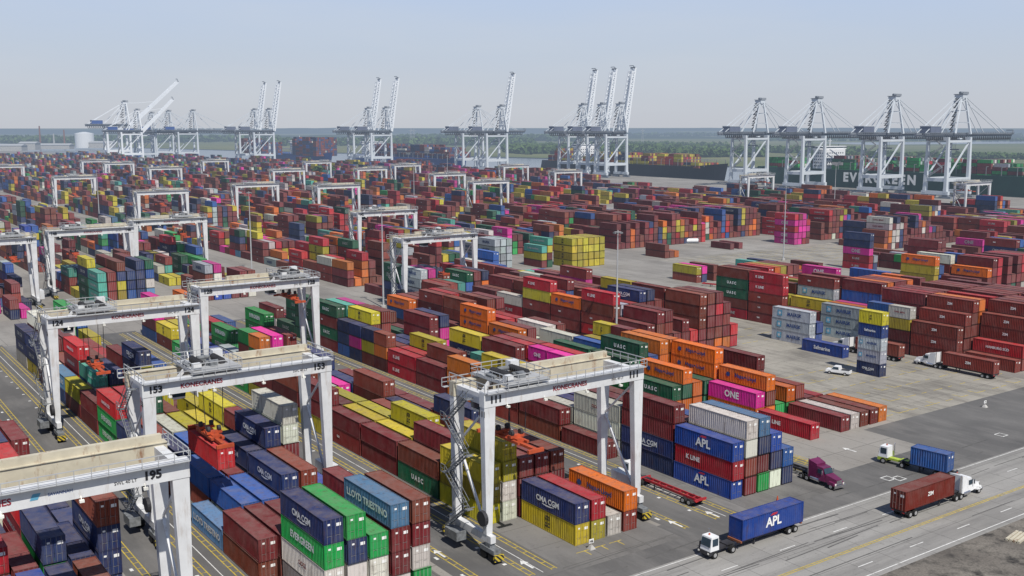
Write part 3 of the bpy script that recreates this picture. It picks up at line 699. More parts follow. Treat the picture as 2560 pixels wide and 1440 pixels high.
    t.box(-3.3,-3.2,22.8,3.3,-1.6,22.86); t.box(-3.3,1.6,22.8,3.3,3.0,22.86)
    t.rail((-3.4,-4.4,22.75),(3.4,-4.4,22.75)); t.rail((-3.4,4.2,22.75),(3.4,4.2,22.75)); t.rail((-3.4,-4.4,22.75),(-3.4,4.2,22.75)); t.rail((3.4,-4.4,22.75),(3.4,4.2,22.75))
    tr=t.build('trolley',M['galv'],r)
    for q in (-1.5,1.5):
        d=MB(); d.tube((q,-2.0,23.25),(q,2.0,23.25),.38,14)
        for k in range(8): d.tube((q,-1.9+k*.5,23.25),(q,-1.83+k*.5,23.25),.47,14)
        d.build('hoist_drum',M['dark'],tr)
    d=MB(); d.box(-.5,-3.0,22.86,.5,-1.9,23.6); d.tube((-.9,-1.9,23.3),(.9,-1.9,23.3),.3,10); d.build('hoist_motor',M['grey'],tr)
    d=MB(); d.tube((-.9,1.6,23.3),(.9,1.6,23.3),.3,10); d.box(-.4,1.4,22.86,.4,1.8,23.3); d.build('hoist_motor',M['grey'],tr)
    d=MB(); d.tube((-2.9,-1,23.05),(-2.9,1,23.05),.25,10); d.build('gearbox',M['grey'],tr)
    d=MB(); d.box(1.6,2.0,22.9,3.0,3.2,24.0); d.build('cabinet',M['white'],tr)
    d=MB(); d.box(-3.1,-3.8,22.86,-2.0,-2.9,23.7); d.build('cabinet',M['white'],tr)
    c=MB(); c.hexa([(-5.2,-1.2,18.6),(-3.6,-1.2,18.6),(-3.6,1.2,18.6),(-5.2,1.2,18.6)],[(-5.3,-1.4,20.9),(-3.5,-1.4,20.9),(-3.5,1.4,20.9),(-5.3,1.4,20.9)]); c.bar((-4.4,0,20.9),(-3,0,22.5),.4); cb=c.build('cab',M['white'],r)
    c=MB(); c.hexa([(-5.22,-1.25,18.9),(-3.58,-1.25,18.9),(-3.58,1.25,18.9),(-5.22,1.25,18.9)],[(-5.32,-1.42,20.3),(-3.48,-1.42,20.3),(-3.48,1.42,20.3),(-5.32,1.42,20.3)]); c.build('window',M['glass'],cb)
    for q in (-1.5,1.5):
        for y in (-1.9,1.9): c=MB(); c.bar((q,y,0),(q*.8,y*1.0,-1),.08); c.build('rope',M['dark'],r)
    p=MB(); p.box(-.55,-2.6,.55,.55,2.6,1.0); p.box(-1.1,-1.9,1.0,1.1,-1.2,1.35); p.box(-1.1,1.2,1.0,1.1,1.9,1.35)
    for sx in (-1,1):
        p.box(sx*.75-.18,-3.2,.45,sx*.75+.18,3.2,.8)
    p.box(-.3,-5.9,.2,.3,5.9,.55)
    for sy in (-1,1):
        p.box(-1.22,sy*5.9-.2,.02,1.22,sy*5.9+.2,.5)
    sp=p.build('spreader',M['orange'],r)
    for sy in (-1,1):
        for sx in (-1,1): p=MB(); p.tube((sx*.75-.2,sy*1.55,1.65),(sx*.75+.2,sy*1.55,1.65),.42,12); p.build('sheave',M['dark'],sp)
    return r
rt=reg(make_rtg())
NEAR_R=[(18.3,105.6,'195',-8.5,2),(50.3,139.7,'153',-3.4,8.9),(84,109.9,'111',-6.7,7.4),(50.3,197,'124',-5,9.7),(84,216.5,'128',8,4),(166.6,277.5,'164',.6,11),
        (84,362,'148',-5,8),(117,385,'191',5,6),(199.5,372,'142',-5,8),(50.3,345,'117',7,6)]
lab_r={'195':'white gantry crane numbered 195 cut off by the left bottom corner','153':'white gantry crane numbered 153 holding up a red container','111':'large white gantry crane numbered 111 near the road',
 '124':'white gantry crane numbered 124 at the left edge','128':'white gantry crane numbered 128 behind crane 124','164':'white gantry crane numbered 164 in the middle of the yard','148':'white gantry crane numbered 148 beyond the left cross road','191':'white gantry crane numbered 191 right beside crane 148','142':'white gantry crane numbered 142 behind crane 164','117':'white gantry crane partly visible at far left edge'}
GR_R='yard gantry cranes'
def centre(px,py):
    x,y=W(px,py,22)
    xs=[b+13.3 for b in blocks]+[b+13.3 for b in LB]
    return min(xs,key=lambda q:abs(q-x)),y
FAR_P=[(350,478),(607,460),(820,463),(1262,450),(1895,437),(2398,457),(935,420),(1165,432),(1400,427),(105,443),(430,418),(60,413),(700,424),(1050,410),(215,401),(560,400),(330,406),(1290,413),(790,404)]
place=[(x,y,n,tx,dr,3) for (x,y,n,tx,dr) in NEAR_R]
for p in FAR_P:
    x,y=centre(*p); 
    while x+20>quay(y)-40: x-=33
    while any(abs(x-q[0])<5 and abs(y-q[1])<14 for q in place): y+=16
    place.append((x,y,None,random.uniform(-8,8),random.uniform(3,12),1))
far_sorted=sorted([p for p in place if p[2] is None],key=lambda p:proj(p[0],p[1],22)[0])
for (x,y,n,tx,dr,dep) in place:
    c=dup(rt,None,dep); c.location=(x,y,0); c['group']=GR_R
    if n: c['label']=lab_r[n]
    else: 
        i=far_sorted.index((x,y,n,tx,dr,dep)); 
        c['label']=f"small distant white gantry crane, {i+1} of 19 counted from the left"
    for k in list(c.children):
        kd=kind(k)
        if kd in('trolley','cab'): k.location.x=tx
        if kd=='rope': k.location=(tx,0,22.5); k.scale=(1,1,dr-.2)
        if kd=='spreader': k.location=(tx,0,22-dr-1.0)
    if n:
        rot=(math.pi/2,0,0); yf=-4.18
        put_text(c,'number_sign',n,M['tk'],1.0,(-11.7,yf,21.1),rot,.05); put_text(c,'number_sign',n,M['tk'],1.0,(11.6 if n!='195' else 9.9,yf,21.1),rot,.05)
        put_text(c,'maker_lettering','KONECRANES',M['tr'],.68,({'153':-5.6,'195':-5.9}.get(n,0.3),yf,21.1),rot,.03)
        put_text(c,'load_lettering','SWL 40 LT',M['tk'],.34,(8.6 if n!='195' else 7.2,yf,20.9),rot,.01)
        put_text(c,'number_sign',n,M['tk'],.8,(-13.47,-3.6,19.3),(math.pi/2,0,-math.pi/2),.04)
        if n=='195':
            e=MB(); e.quad((-1.5,yf,20.8),(-.8,yf,20.8),(-.5,yf,21.4),(-1.2,yf,21.4)); e.build('blue_emblem',M['sky'],c); put_text(c,'emblem_lettering','SAVANNAH',M['tb'],.3,(1.2,yf,21.1),rot,.01)
def rm(o):
    for k in list(o.children): rm(k)
    bpy.data.objects.remove(o)
CH.clear(); rm(rt)
container('ham',12.19,(50.3-3.4,139.7,22-8.9-1.0-2.93),0,'bright red container hanging from the spreader of crane 153',text=False)
container('brown',12.19,(167.2,277.5,22-11-1.0-2.93),0,'rust brown container hanging from the spreader of crane 164')
# ---------------------------------------------------------------- light masts
def mast():
    r=thing('light_mast','','light mast')
    m=MB(); m.tube((0,0,0),(0,0,31),.3,10,.12); m.build('pole',M['galv'],r)
    m=MB(); m.tube((0,0,.0),(0,0,.8),.75,12); m.build('base',M['conc'],r)
    m=MB()
    for i in range(12):
        a=i*math.pi/6; b=(i+1)*math.pi/6; m.bar((.8*math.cos(a),.8*math.sin(a),30.6),(.8*math.cos(b),.8*math.sin(b),30.6),.08)
    for i in range(4):
        a=i*math.pi/2; m.bar((0,0,30.6),(.8*math.cos(a),.8*math.sin(a),30.6),.08)
    m.build('lamp_ring',M['galv'],r)
    for i in range(8):
        a=i*math.pi/4; x,y=.95*math.cos(a),.95*math.sin(a); m=MB(); m.box(x-.18,y-.18,30.2,x+.18,y+.18,30.55); m.build('floodlight',M['grey'],r)
    return r
ms=[(162.3,186,'tall grey light mast in front of the orange container stacks'),(150.2,281,'tall grey light mast left of crane 164'),(147,381,'tall grey light mast right of crane 191'),(342,287,'tall light mast on the pale open pad at right'),
    (345,600,'distant light mast in the middle of the far yard'),(560,430,'distant light mast near the right quay cranes'),(150,620,'distant light mast in the left far yard'),(470,760,'distant light mast before the raised crane booms')]
mk=reg(mast())
for i,(x,y,l) in enumerate(ms):
    o=mk if i==0 else dup(mk); o.location=(x,y,0); o['label']=l; o['group']='yard light masts'
# ---------------------------------------------------------------- ship to shore cranes
def make_sts(ang,house='slate',solid=False,Lboom=None):
    r=thing('ship_crane','','ship crane'); w=M['stsw'] if not solid else M['boomw']; G=9.0
    for sx in (-1,1):
        for sy in (-1,1):
            m=MB(); m.bar((sx*15,sy*G,4),(sx*15,sy*G*.93,47),3.0,2.6,2.1,2.0); m.build('leg',w,r)
            m=MB(); m.box(sx*15-1.3,sy*G-5,.0,sx*15+1.3,sy*G+5,1.6); m.box(sx*15-.9,sy*G-2.5,1.6,sx*15+.9,sy*G+2.5,2.8); m.build('bogie',M['stsg'],r)
        m=MB(); m.box(sx*15-1.4,-G-2.6,2.8,sx*15+1.4,G+2.6,5.6); m.build('sill_beam',w,r)
        m=MB(); m.box(sx*15-1.1,-G,13,sx*15+1.1,G,15.6); m.build('cross_beam',w,r)
        m=MB(); m.box(sx*15-1.1,-G,44.6,sx*15+1.1,G,47.2); m.build('cross_beam',w,r)
    for sy in (-1,1):
        m=MB(); m.box(-13.8,sy*G-1.0,13,13.8,sy*G+1.0,15.8); m.build('portal_beam',w,r)
        m=MB(); m.bar((-14.5,sy*G,44),(14.5,sy*G,44),1.2,1.8); m.build('portal_beam',w,r)
        m=MB(); m.bar((-14.5,sy*G,15.5),(13.5,sy*G*.95,43.5),1.0); m.build('brace',w,r)
    m=MB()
    for sy in (-1,1): m.box(-40,sy*3.4-.7,47.4,18,sy*3.4+.7,50.4)
    for x in range(-40,18,4): m.box(x-.3,-2.7,48,x+.3,2.7,49)
    for sy in (-1,1): m.rail((-40,sy*4.9,49.2),(18,sy*4.9,49.2),1.5,2.5,.14); m.box(-40,4.1,48.8,18,5.0,49.1) if sy>0 else m.box(-40,-5.0,48.8,18,-4.1,49.1)
    m.build('girder',M['stsg'],r)
    m=MB()
    for i in range(21 if ang>.3 else 44):
        a=-39+i*2.7
        for (p,q) in (((a,47.6),(a+.7,45.0)),((a+.7,45.0),(a+2.0,45.0)),((a+2.0,45.0),(a+2.7,47.6))): m.bar((p[0],-5,p[1]),(q[0],-5,q[1]),.5)
    m.build('festoon_cable',M['dark'],r)
    m=MB(); m.box(-33,-4.6,50.5,-19,4.6,55.5); hs=m.build('machinery_house',M[house],r)
    m=MB(); m.box(-33.3,-4.9,55.5,-18.7,4.9,56.0); m.build('roof',w,hs)
    m=MB(); m.box(2,-7.5,43,5.5,-5.2,46.5); cb=m.build('cab',w,r); m=MB(); m.box(1.9,-7.6,44,5.6,-5.1,45.6); m.build('window',M['glass'],cb)
    m=MB(); ap=(12.0,79)
    for sy in (-1,1):
        m.bar((15.5,sy*8,49.5),(ap[0]+1.6,sy*2.8,ap[1]),1.6,1.6,1.1,1.1); m.bar((-4,sy*7.5,50),(ap[0]-2.2,sy*2.4,ap[1]-2),1.1,1.1,.9,.9)
    for q in (.3,.62,.9):
        a=Vector((15.5,8,49.5)).lerp(Vector((ap[0]+1.6,2.8,ap[1])),q); m.bar((a.x,-a.y,a.z),(a.x,a.y,a.z),.8)
        b_=Vector((-4,7.5,50)).lerp(Vector((ap[0]-2.2,2.4,ap[1]-2)),q)
        for sy in (-1,1): m.bar((a.x,sy*a.y,a.z),(b_.x,sy*b_.y,b_.z),.5)
    m.box(ap[0]-3.0,-3.6,ap[1]-1.4,ap[0]+3.0,3.6,ap[1]+1.2); m.build('a_frame',w,r)
    m=MB(); m.box(ap[0]-3.8,-4.0,ap[1]+1.25,ap[0]+3.8,4.0,ap[1]+1.7); m.rail((ap[0]-3.8,-4.0,ap[1]+1.7),(ap[0]+3.8,-4.0,ap[1]+1.7),1.5,1,.16); m.tube((ap[0]-1.5,0,ap[1]+2.6),(ap[0]+1.5,0,ap[1]+2.6),1.1,12); m.build('head_platform',M['stsg'],r)
    m=MB(); zz=50.0
    while zz<76:
        t=(zz-50)/30; x=9.5-1.0*t; y=5*(1-t)
        m.bar((x-2.2,y,zz),(x+1.8,y,zz+3),.6); m.bar((x-2.6,y,zz+3),(x+2.1,y,zz+3),.7); zz+=3.4
    m.build('ladder',M['dark'],r)
    for sy in (-1,1):
        m=MB(); m.bar((ap[0]-2,sy*2.4,ap[1]),(-38,sy*3.6,50.5),.5); m.build('backstay',w,r)
        m=MB(); m.bar((ap[0]-2,sy*2.4,ap[1]-1),(-17,sy*3.6,50.5),.5); m.build('backstay',w,r)
    hp=Vector((19,0,49)); ca,sa=math.cos(ang),math.sin(ang)
    def B(s,y,o=0): return (hp.x+s*ca-o*sa,y,hp.z+s*sa+o*ca)
    m=MB(); Lb=Lboom or (72 if ang>.3 else 66); e_=Lb-4
    if solid:
        for sy in (-1,1): m.bar(B(-6,sy*3.0),B(Lb,sy*2.6),2.0,4.6,1.6,3.4)
        for s in range(2,int(Lb),7): m.bar(B(s,-3),B(s,3),1.2)
    elif ang>.3:
        for sy in (-1,1):
            m.bar(B(0,sy*3.8),B(Lb,sy*3.0),1.9,1.9); m.bar(B(2,sy*3.8,5.2),B(e_,sy*3.0,3.6),1.4)
            for s in range(3,Lb-6,5):
                o1=5.2-1.6*s/Lb; m.bar(B(s,sy*3.6),B(s+2.5,sy*3.5,o1),.9); m.bar(B(s+2.5,sy*3.5,o1),B(s+5,sy*3.4),.9)
        for i,s in enumerate(range(2,Lb,5)):
            m.bar(B(s,-3.5),B(s,3.5),1.0); m.bar(B(s,-3.3 if i%2 else 3.3),B(min(s+5,Lb),3.3 if i%2 else -3.3),.8); m.bar(B(s,-3.4,5.2-1.6*s/Lb),B(s,3.4,5.2-1.6*s/Lb),.8)
    else:
        for sy in (-1,1): m.bar(B(0,sy*2.8),B(Lb,sy*2.2),1.3,2.6)
        for i,s in enumerate(range(2,Lb,5)):
            m.bar(B(s,-2.4),B(s,2.4),.7); m.bar(B(s,-2.3 if i%2 else 2.3),B(min(s+5,Lb),2.3 if i%2 else -2.3),.4)
        m.rail(B(0,-4.6,.6),B(Lb,-4.6,.6),1.5,2.5,.16); m.bar(B(0,-4.3,.4),B(Lb,-4.0,.4),1.0,.3)
    bo=m.build('boom',M['boomw'] if ang>.3 else M['stsg'],r)
    m=MB(); m.bar(B(Lb,-3.8,.6),B(Lb,3.8,.6),1.4); m.bar(B(Lb,-3,1),B(Lb+1.5,-3,3.5),.7); m.bar(B(Lb+1.5,-3,3.5),B(Lb+1.5,3,3.5),.7); m.build('boom_tip',M['stsg'],bo)
    for sy in (-1,1):
        m=MB()
        if ang<.3:
            m.bar((ap[0]+2,sy*2.4,ap[1]),B(24,sy*2.6,1.5),.5); m.bar((ap[0]+2,sy*2.4,ap[1]),B(56,sy*2.3,1.5),.5)
        else:
            e=B(22 if not solid else 45,sy*2.6,3); md=((ap[0]+e[0])/2-3,sy*2.5,(ap[1]+e[2])/2-(7 if not solid else 1)); m.bar((ap[0],sy*2.4,ap[1]),md,.5); m.bar(md,e,.5)
        m.build('forestay',w,r)
    m=MB(); m.box(3,-3,45.8,8,3,47.2); 
    for sx in (-1,1):
        for sy in (-1,1): m.bar((5.5+sx*1.5,sy*1.5,45.8),(5.5+sx,sy*1.5,38),.15)
    m.box(4.3,-6,37,6.7,6,38); m.build('trolley',M['stsg'],r)
    for k,(xa,ya,za,xb,yb,zb) in enumerate(((-17.4,6,16,-17.4,-6,24),(-17.4,-6,24,-17.4,6,32),(-17.4,6,32,-17.4,-6,40),(-17.4,-6,40,-17.4,4,47))):
        m=MB(); m.bar((xa,ya,za),(xb,yb,zb),.8,.4); m.rail((xa-.5,ya,za),(xb-.5,yb,zb),1.2,3,.12); m.build('stair',M['galv'],r)
    return reg(r)
S0=make_sts(0.0,'slate'); S80=make_sts(R(80.5),'slate'); S45=make_sts(R(42),'cobalt',True,90); S45b=make_sts(R(45),'cobalt',True,68); SC0=make_sts(0.0,'cobalt')
STS=[(S0,2402,780,1,'rightmost ship crane with lowered boom over the green ship'),(S0,2238,782,1,'ship crane with lowered boom, second from the right'),(S0,2048,784,1,'ship crane with lowered boom, third from the right'),(S0,1908,784,1,'leftmost lowered boom ship crane over the green ship'),
 (S80,1563,782,1,'rightmost ship crane with its boom raised'),(S80,1517,782,1,'ship crane with raised boom, middle of the three together'),(S80,1470,782,1,'ship crane with raised boom, left of the three together'),
 (S80,1269,752,1,'lone ship crane with raised boom at picture centre'),(S0,1210,750,1,'ship crane with lowered boom left of the lone raised boom'),
 (S80,985,690,1,'right one of the pair of raised booms left of centre'),(S80,941,685,1,'left one of the pair of raised booms left of centre'),
 (S80,696,610,1,'right crane of the leftmost pair with raised booms'),(S80,660,605,1,'left crane of the leftmost pair with raised booms'),
 (SC0,508,560,1,'blue housed ship crane left of the raised pair'),(SC0,448,545,1,'blue housed ship crane just right of the slanting boom'),(S45,338,480,1.18,'leftmost large ship crane with its thick boom half raised'),(S45b,372,470,1,'second ship crane with boom half raised at left'),
 (SC0,408,500,.95,'blue housed ship crane crowded behind the slanting booms')]
usedS=set()
for (p,px,X,sc_,l) in STS:
    psi=YAW+math.atan((px-1280)/F/1.0)
    y=X/math.tan(psi); X-=22
    o=p if p not in usedS else dup(p); usedS.add(p); o.location=(X,y,0); o.scale=(sc_,sc_,sc_); o['label']=l; o['group']='ship to shore cranes on the quay'
# ---------------------------------------------------------------- ships
def ship(name,label,x0,y0,y1,beam,top,mat,bridge_y,txt=None,tx=0,th=7,tz=None,spread=1.0):
    r=thing(name,label,'ship',(x0+beam/2,(y0+y1)/2,-4)); L=y1-y0; hb=beam/2; m=MB(); n=24; rings=[]
    for i in range(n+1):
        t=i/n; y=-L/2+L*t
        wd=hb*min(1,(1-(1-min(1,t/.22))**2.2)) if t<.22 else hb*(1 if t<.9 else 1-.25*((t-.9)/.1))
        wb=hb*.97*(max(0,min(1,(t-.02)/.3))**.8); sheer=4*max(0,(.12-t)/.12)
        rings.append([(-wd,y-(5*(1-t/.2) if t<.2 else 0),top+4+sheer),(-wb,y,0),(wb,y,0),(wd,y-(5*(1-t/.2) if t<.2 else 0),top+4+sheer)])
    b=len(m.v); 
    for rg in rings: m.v+=rg
    for i in range(n):
        for k in range(3): m.f.append((b+i*4+k,b+(i+1)*4+k,b+(i+1)*4+k+1,b+i*4+k+1))
        m.f.append((b+i*4+3,b+(i+1)*4+3,b+(i+1)*4,b+i*4))
    m.f.append((b,b+1,b+2,b+3)); m.f.append((b+n*4+3,b+n*4+2,b+n*4+1,b+n*4)); h=m.build('hull',mat,r)
    m=MB(); yb=bridge_y-(y0+y1)/2; Z=top+4
    m.box(-hb+5,yb-6,Z,hb-5,yb+6,Z+18); m.box(-hb+1,yb-4,Z+18,hb-1,yb+4,Z+21); s=m.build('superstructure',M['truckw'],r)
    m=MB()
    for k in range(5):
        for q in range(5): m.box(-hb+4.9,yb-5+q*2.2,Z+2+k*3,-hb+5.1,yb-4+q*2.2,Z+3.2+k*3)
        for q in range(9): m.box(-hb+7+q*3.2,yb-6.1,Z+2+k*3,-hb+8.4+q*3.2,yb-5.9,Z+3.2+k*3)
    m.box(-hb+.9,yb-4.1,Z+19.2,hb-.9,yb+4.1,Z+20.3); m.build('windows',M['glass'],s)
    m=MB(); m.bar((0,yb,Z+21),(0,yb,Z+29),.6); m.bar((-3,yb,Z+26),(3,yb,Z+26),.4); m.build('radar_mast',M['truckw'],s)
    m=MB(); m.box(-4,yb+9,Z,4,yb+15,Z+20); m.build('funnel',mat,r)
    for q in range(int(L/13.2)-2): 
        m=MB(); y=-L/2+14+q*13.2
        for sx in(-1,1): m.bar((sx*(hb-.8),y,Z),(sx*(hb-.8),y,Z+7),.5)
        m.bar((-hb+.8,y,Z+7),(hb-.8,y,Z+7),.4); m.build('lashing_bridge',M['grey'],r)
    if txt: put_text(r,'hull_lettering',txt,M['tw'],th,(-hb-.35,tx-(y0+y1)/2,(top-1.5) if tz is None else tz),(math.pi/2,0,-math.pi/2),.05,None,spread)
    return r
M['gh']=simple('dark_green_hull',(.008,.045,.034),.5,scale=.05); M['kh']=simple('black_hull',(.014,.016,.024),.5,scale=.05); M['bh']=simple('blue_hull',(.02,.06,.22),.5,scale=.05)
ship('container_ship','long dark green container ship behind the lowered booms at right',808,235,720,42,16,M['gh'],645,'EVERGREEN',574,9,13.5,1.35)
ship('container_ship','black hulled container ship right of the raised booms',807,775,1080,34,13,M['kh'],1010)
ship('container_ship','blue hulled container ship behind the left raised booms',738,1180,1480,38,12,M['bh'],1445,'CMA CGM',1390,7)
ship('container_ship','dark blue container ship piled high with boxes at left',690,1490,1760,38,12,M['bh'],1605)
# ---------------------------------------------------------------- vehicles
def wheel(parent,x,y,r=.5,w=.3):
    s=1 if x>0 else -1; m=MB(); m.tube((x-w/2,y,r),(x+w/2,y,r),r,16); o=m.build('wheel',M['tyre'],parent)
    m=MB(); m.tube((x+s*w*.3,y,r),(x+s*(w/2+.02),y,r),r*.55,12); m.build('rim',M['rim'],o)
def semi(label,loc,rz,mat,sleeper=True):
    r=thing('semi_tractor',label,'truck',loc,rz)
    m=MB(); m.box(-.45,-3.7,.75,.45,2.9,1.05); m.box(-.6,-3.4,1.05,.6,-1.9,1.2); m.build('frame',M['dark'],r)
    m=MB(); m.hexa([(-.95,1.3,.85),(.95,1.3,.85),(.75,3.3,.8),(-.75,3.3,.8)],[(-.85,1.3,2.0),(.85,1.3,2.0),(.6,3.25,1.6),(-.6,3.25,1.6)]); m.build('hood',mat,r)
    m=MB(); m.hexa([(-1.08,-.4,.8),(1.08,-.4,.8),(1.0,1.3,.8),(-1.0,1.3,.8)],[(-1.0,-.4,2.95),(1.0,-.4,2.95),(.85,.75,2.9),(-.85,.75,2.9)]); cb=m.build('cab',mat,r)
    m=MB(); m.hexa([(-.86,1.2,2.02),(.86,1.2,2.02),(.86,1.26,2.02),(-.86,1.26,2.02)],[(-.78,.8,2.75),(.78,.8,2.75),(.78,.86,2.75),(-.78,.86,2.75)]); m.build('windshield',M['glass'],cb)
    for s in(-1,1):
        m=MB(); m.box(min(s*1.0,s*1.07),-.1,1.9,max(s*1.0,s*1.07),.85,2.6); m.build('side_window',M['glass'],cb)
        m=MB(); m.box(min(s*1.15,s*1.35),.95,1.9,max(s*1.15,s*1.35),1.02,2.6); m.bar((s*1.0,.95,2.3),(s*1.2,.97,2.3),.05); m.build('mirror',M['chrome'],r)
        m=MB(); m.hexa([(min(s*.62,s*1.2),2.0,.75),(max(s*.62,s*1.2),2.0,.75),(max(s*.62,s*1.15),3.35,.7),(min(s*.62,s*1.15),3.35,.7)],[(min(s*.7,s*1.15),2.2,1.25),(max(s*.7,s*1.15),2.2,1.25),(max(s*.7,s*1.1),3.2,1.15),(min(s*.7,s*1.1),3.2,1.15)]); m.build('fender',mat,r)
        m=MB(); m.box(min(s*.7,s*1.0),3.36,.85,max(s*.7,s*1.0),3.42,1.1); m.build('headlight',M['lampm'],r)
        m=MB(); m.tube((s*.95,-1.5,.75),(s*.95,.2,.75),.32,12); m.build('fuel_tank',M['chrome'],r)
        m=MB(); m.tube((s*.95,-2.1 if sleeper else -.55,1.0),(s*.95,-2.1 if sleeper else -.55,3.7),.09,8); m.build('exhaust_stack',M['chrome'],r)
        wheel(r,s*1.0,2.65)
        for y in(-2.2,-3.4): wheel(r,s*.95,y,.5,.5)
    if sleeper:
        m=MB(); m.hexa([(-1.15,-1.95,.85),(1.15,-1.95,.85),(1.1,-.42,.85),(-1.1,-.42,.85)],[(-1.1,-1.95,3.6),(1.1,-1.95,3.6),(.95,-.42,3.2),(-.95,-.42,3.2)]); m.build('sleeper',mat,r)
    m=MB(); m.box(-.55,3.3,.85,.55,3.36,1.5); m.build('grille',M['chrome'],r)
    m=MB(); m.box(-1.15,3.42,.4,1.15,3.6,.8); m.build('bumper',M['chrome'],r)
    return r
def yardtractor(label,loc,rz,mat,fr):
    r=thing('yard_tractor',label,'truck',loc,rz)
    m=MB(); m.box(-.5,-2.6,.7,.5,2.3,1.05); m.box(-.65,-2.4,1.05,.65,-1.0,1.2); m.box(-1.1,1.2,.55,1.1,2.6,1.1); m.build('frame',fr,r)
    m=MB(); m.hexa([(-1.1,.9,1.1),(.7,.9,1.1),(.7,2.5,1.1),(-1.1,2.5,1.1)],[(-1.05,.95,2.95),(.65,.95,2.95),(.65,2.25,2.95),(-1.05,2.25,2.95)]); cb=m.build('cab',mat,r)
    m=MB(); m.hexa([(-1.0,2.46,1.7),(.6,2.46,1.7),(.6,2.52,1.7),(-1.0,2.52,1.7)],[(-.95,2.27,2.75),(.55,2.27,2.75),(.55,2.33,2.75),(-.95,2.33,2.75)]); m.build('windshield',M['glass'],cb)
    for x in (-1.12,.68): m=MB(); m.box(x,1.1,1.75,x+.06,2.1,2.7); m.build('side_window',M['glass'],cb)
    m=MB(); m.box(.8,.9,1.1,1.1,2.3,1.9); m.build('engine_cover',fr,r)
    m=MB(); m.tube((.95,.7,1.0),(.95,.7,3.3),.09,8); m.build('exhaust_stack',M['chrome'],r)
    for s in(-1,1):
        m=MB(); m.box(s*.85-.12,2.6,.75,s*.85+.12,2.66,.95); m.build('headlight',M['lampm'],r)
        wheel(r,s*.98,1.6); wheel(r,s*.92,-1.7,.5,.5)
    m=MB(); m.tube((0,1.6,2.95),(0,1.6,3.15),.12,8); m.build('beacon',M['orange'],r)
    return r
def chassis(label,loc,rz,mat,L=12.2):
    r=thing('chassis_trailer',label,'trailer',loc,rz); e=L/2
    m=MB()
    for s in(-1,1): m.box(s*.5-.09,-e,.85,s*.5+.09,e,1.22)
    y=-e
    while y<=e: m.box(-.42,y-.06,.95,.42,y+.06,1.1); y+=1.5
    for y in(-e+.1,e-.1): m.box(-1.2,y-.12,1.0,1.2,y+.12,1.25)
    m.build('frame',mat,r)
    for s in(-1,1):
        m=MB(); m.box(s*.7-.07,e-3.2,.1,s*.7+.07,e-3.0,.95); m.build('landing_leg',M['dark'],r)
        for y in(-e+1.3,-e+2.55): wheel(r,s*.95,y,.5,.5)
        m=MB(); m.box(s*.85-.18,-e-.04,.88,s*.85+.18,-e-.01,1.0); m.build('tail_light',M['tr2'],r)
    m=MB(); m.box(-1.1,-e+.7,.55,1.1,-e+3.1,.62); m.build('axle',M['dark'],r)
    return r
H9=math.pi/2
yardtractor('white yard tractor hauling the blue container along the road',(96.6,90,0),H9,M['truckw'],M['dark'])
chassis('rust brown trailer under the royal blue container on the road',(105.8,90,0),H9,M['brownc'])
container('apl',12.19,(106.0,90,1.26),H9,'royal blue container carried by the white yard tractor on the road',both=True)
semi('white semi tractor pulling a brown container along the road',(143.1,84,0),-H9,M['truckw'])
chassis('trailer under the brown container on the road',(133.0,84,0),-H9,M['dark'])
container('zim',12.19,(132.8,84,1.26),-H9,'reddish brown container behind the white semi on the road',both=True)
yardtractor('yellow green yard tractor turning off the road with a short blue container',(147.4,98.6,0),R(8),M['truckw'],M['lime'])
chassis('short trailer behind the yellow green yard tractor',(148.0,92.9,0),R(8),M['dark'],8.5)
container('blue',6.06,(147.8,92.3,1.26),R(8),'short blue container on the trailer of the yellow green tractor')
semi('purple semi tractor leaving the yard beside the blue stack',(129.9,99.5,0),math.pi-.08,M['purple'])
chassis('empty dark trailer behind the purple semi tractor',(130.6,109,0),math.pi,M['dark'])
chassis('empty red trailer in the truck lane right of crane 111',(107.0,109.4,0),0,M['redp'])
yardtractor('white yard tractor in front of the empty red trailer',(107.0,117.0,0),0,M['truckw'],M['dark'])
semi('white semi tractor in the lane left of the tall brown stacks',(216.7,137.4,0),0,M['truckw'])
chassis('trailer in the lane left of the tall brown stacks',(216.7,127.3,0),0,M['dark'])
container('zim',12.19,(216.7,127.3,1.26),0,'reddish brown container on the semi left of the tall brown stacks')
semi('white semi tractor half hidden behind the lone five high tower',(215,160,0),0,M['truckw'])
chassis('trailer behind the lone five high tower',(215,149.9,0),0,M['dark'])
container('brown',12.19,(215,149.9,1.26),0,'rust brown container on the truck right of the lone tower')
yardtractor('yellow green yard tractor crossing the open pad',(249.5,231.5,0),0,M['lime'],M['lime'])
chassis('trailer on the open pad behind the yellow green tractor',(249.5,222.5,0),0,M['dark'])
container('maroon',12.19,(249.5,222.5,1.26),0,'maroon container on the trailer crossing the open pad')
yardtractor('white yard tractor beside the small stacks by the pale lane',(270,241,0),R(5),M['truckw'],M['dark'])
chassis('empty red trailer on the open pad beside the small stacks',(265,250,0),R(20),M['redp'])
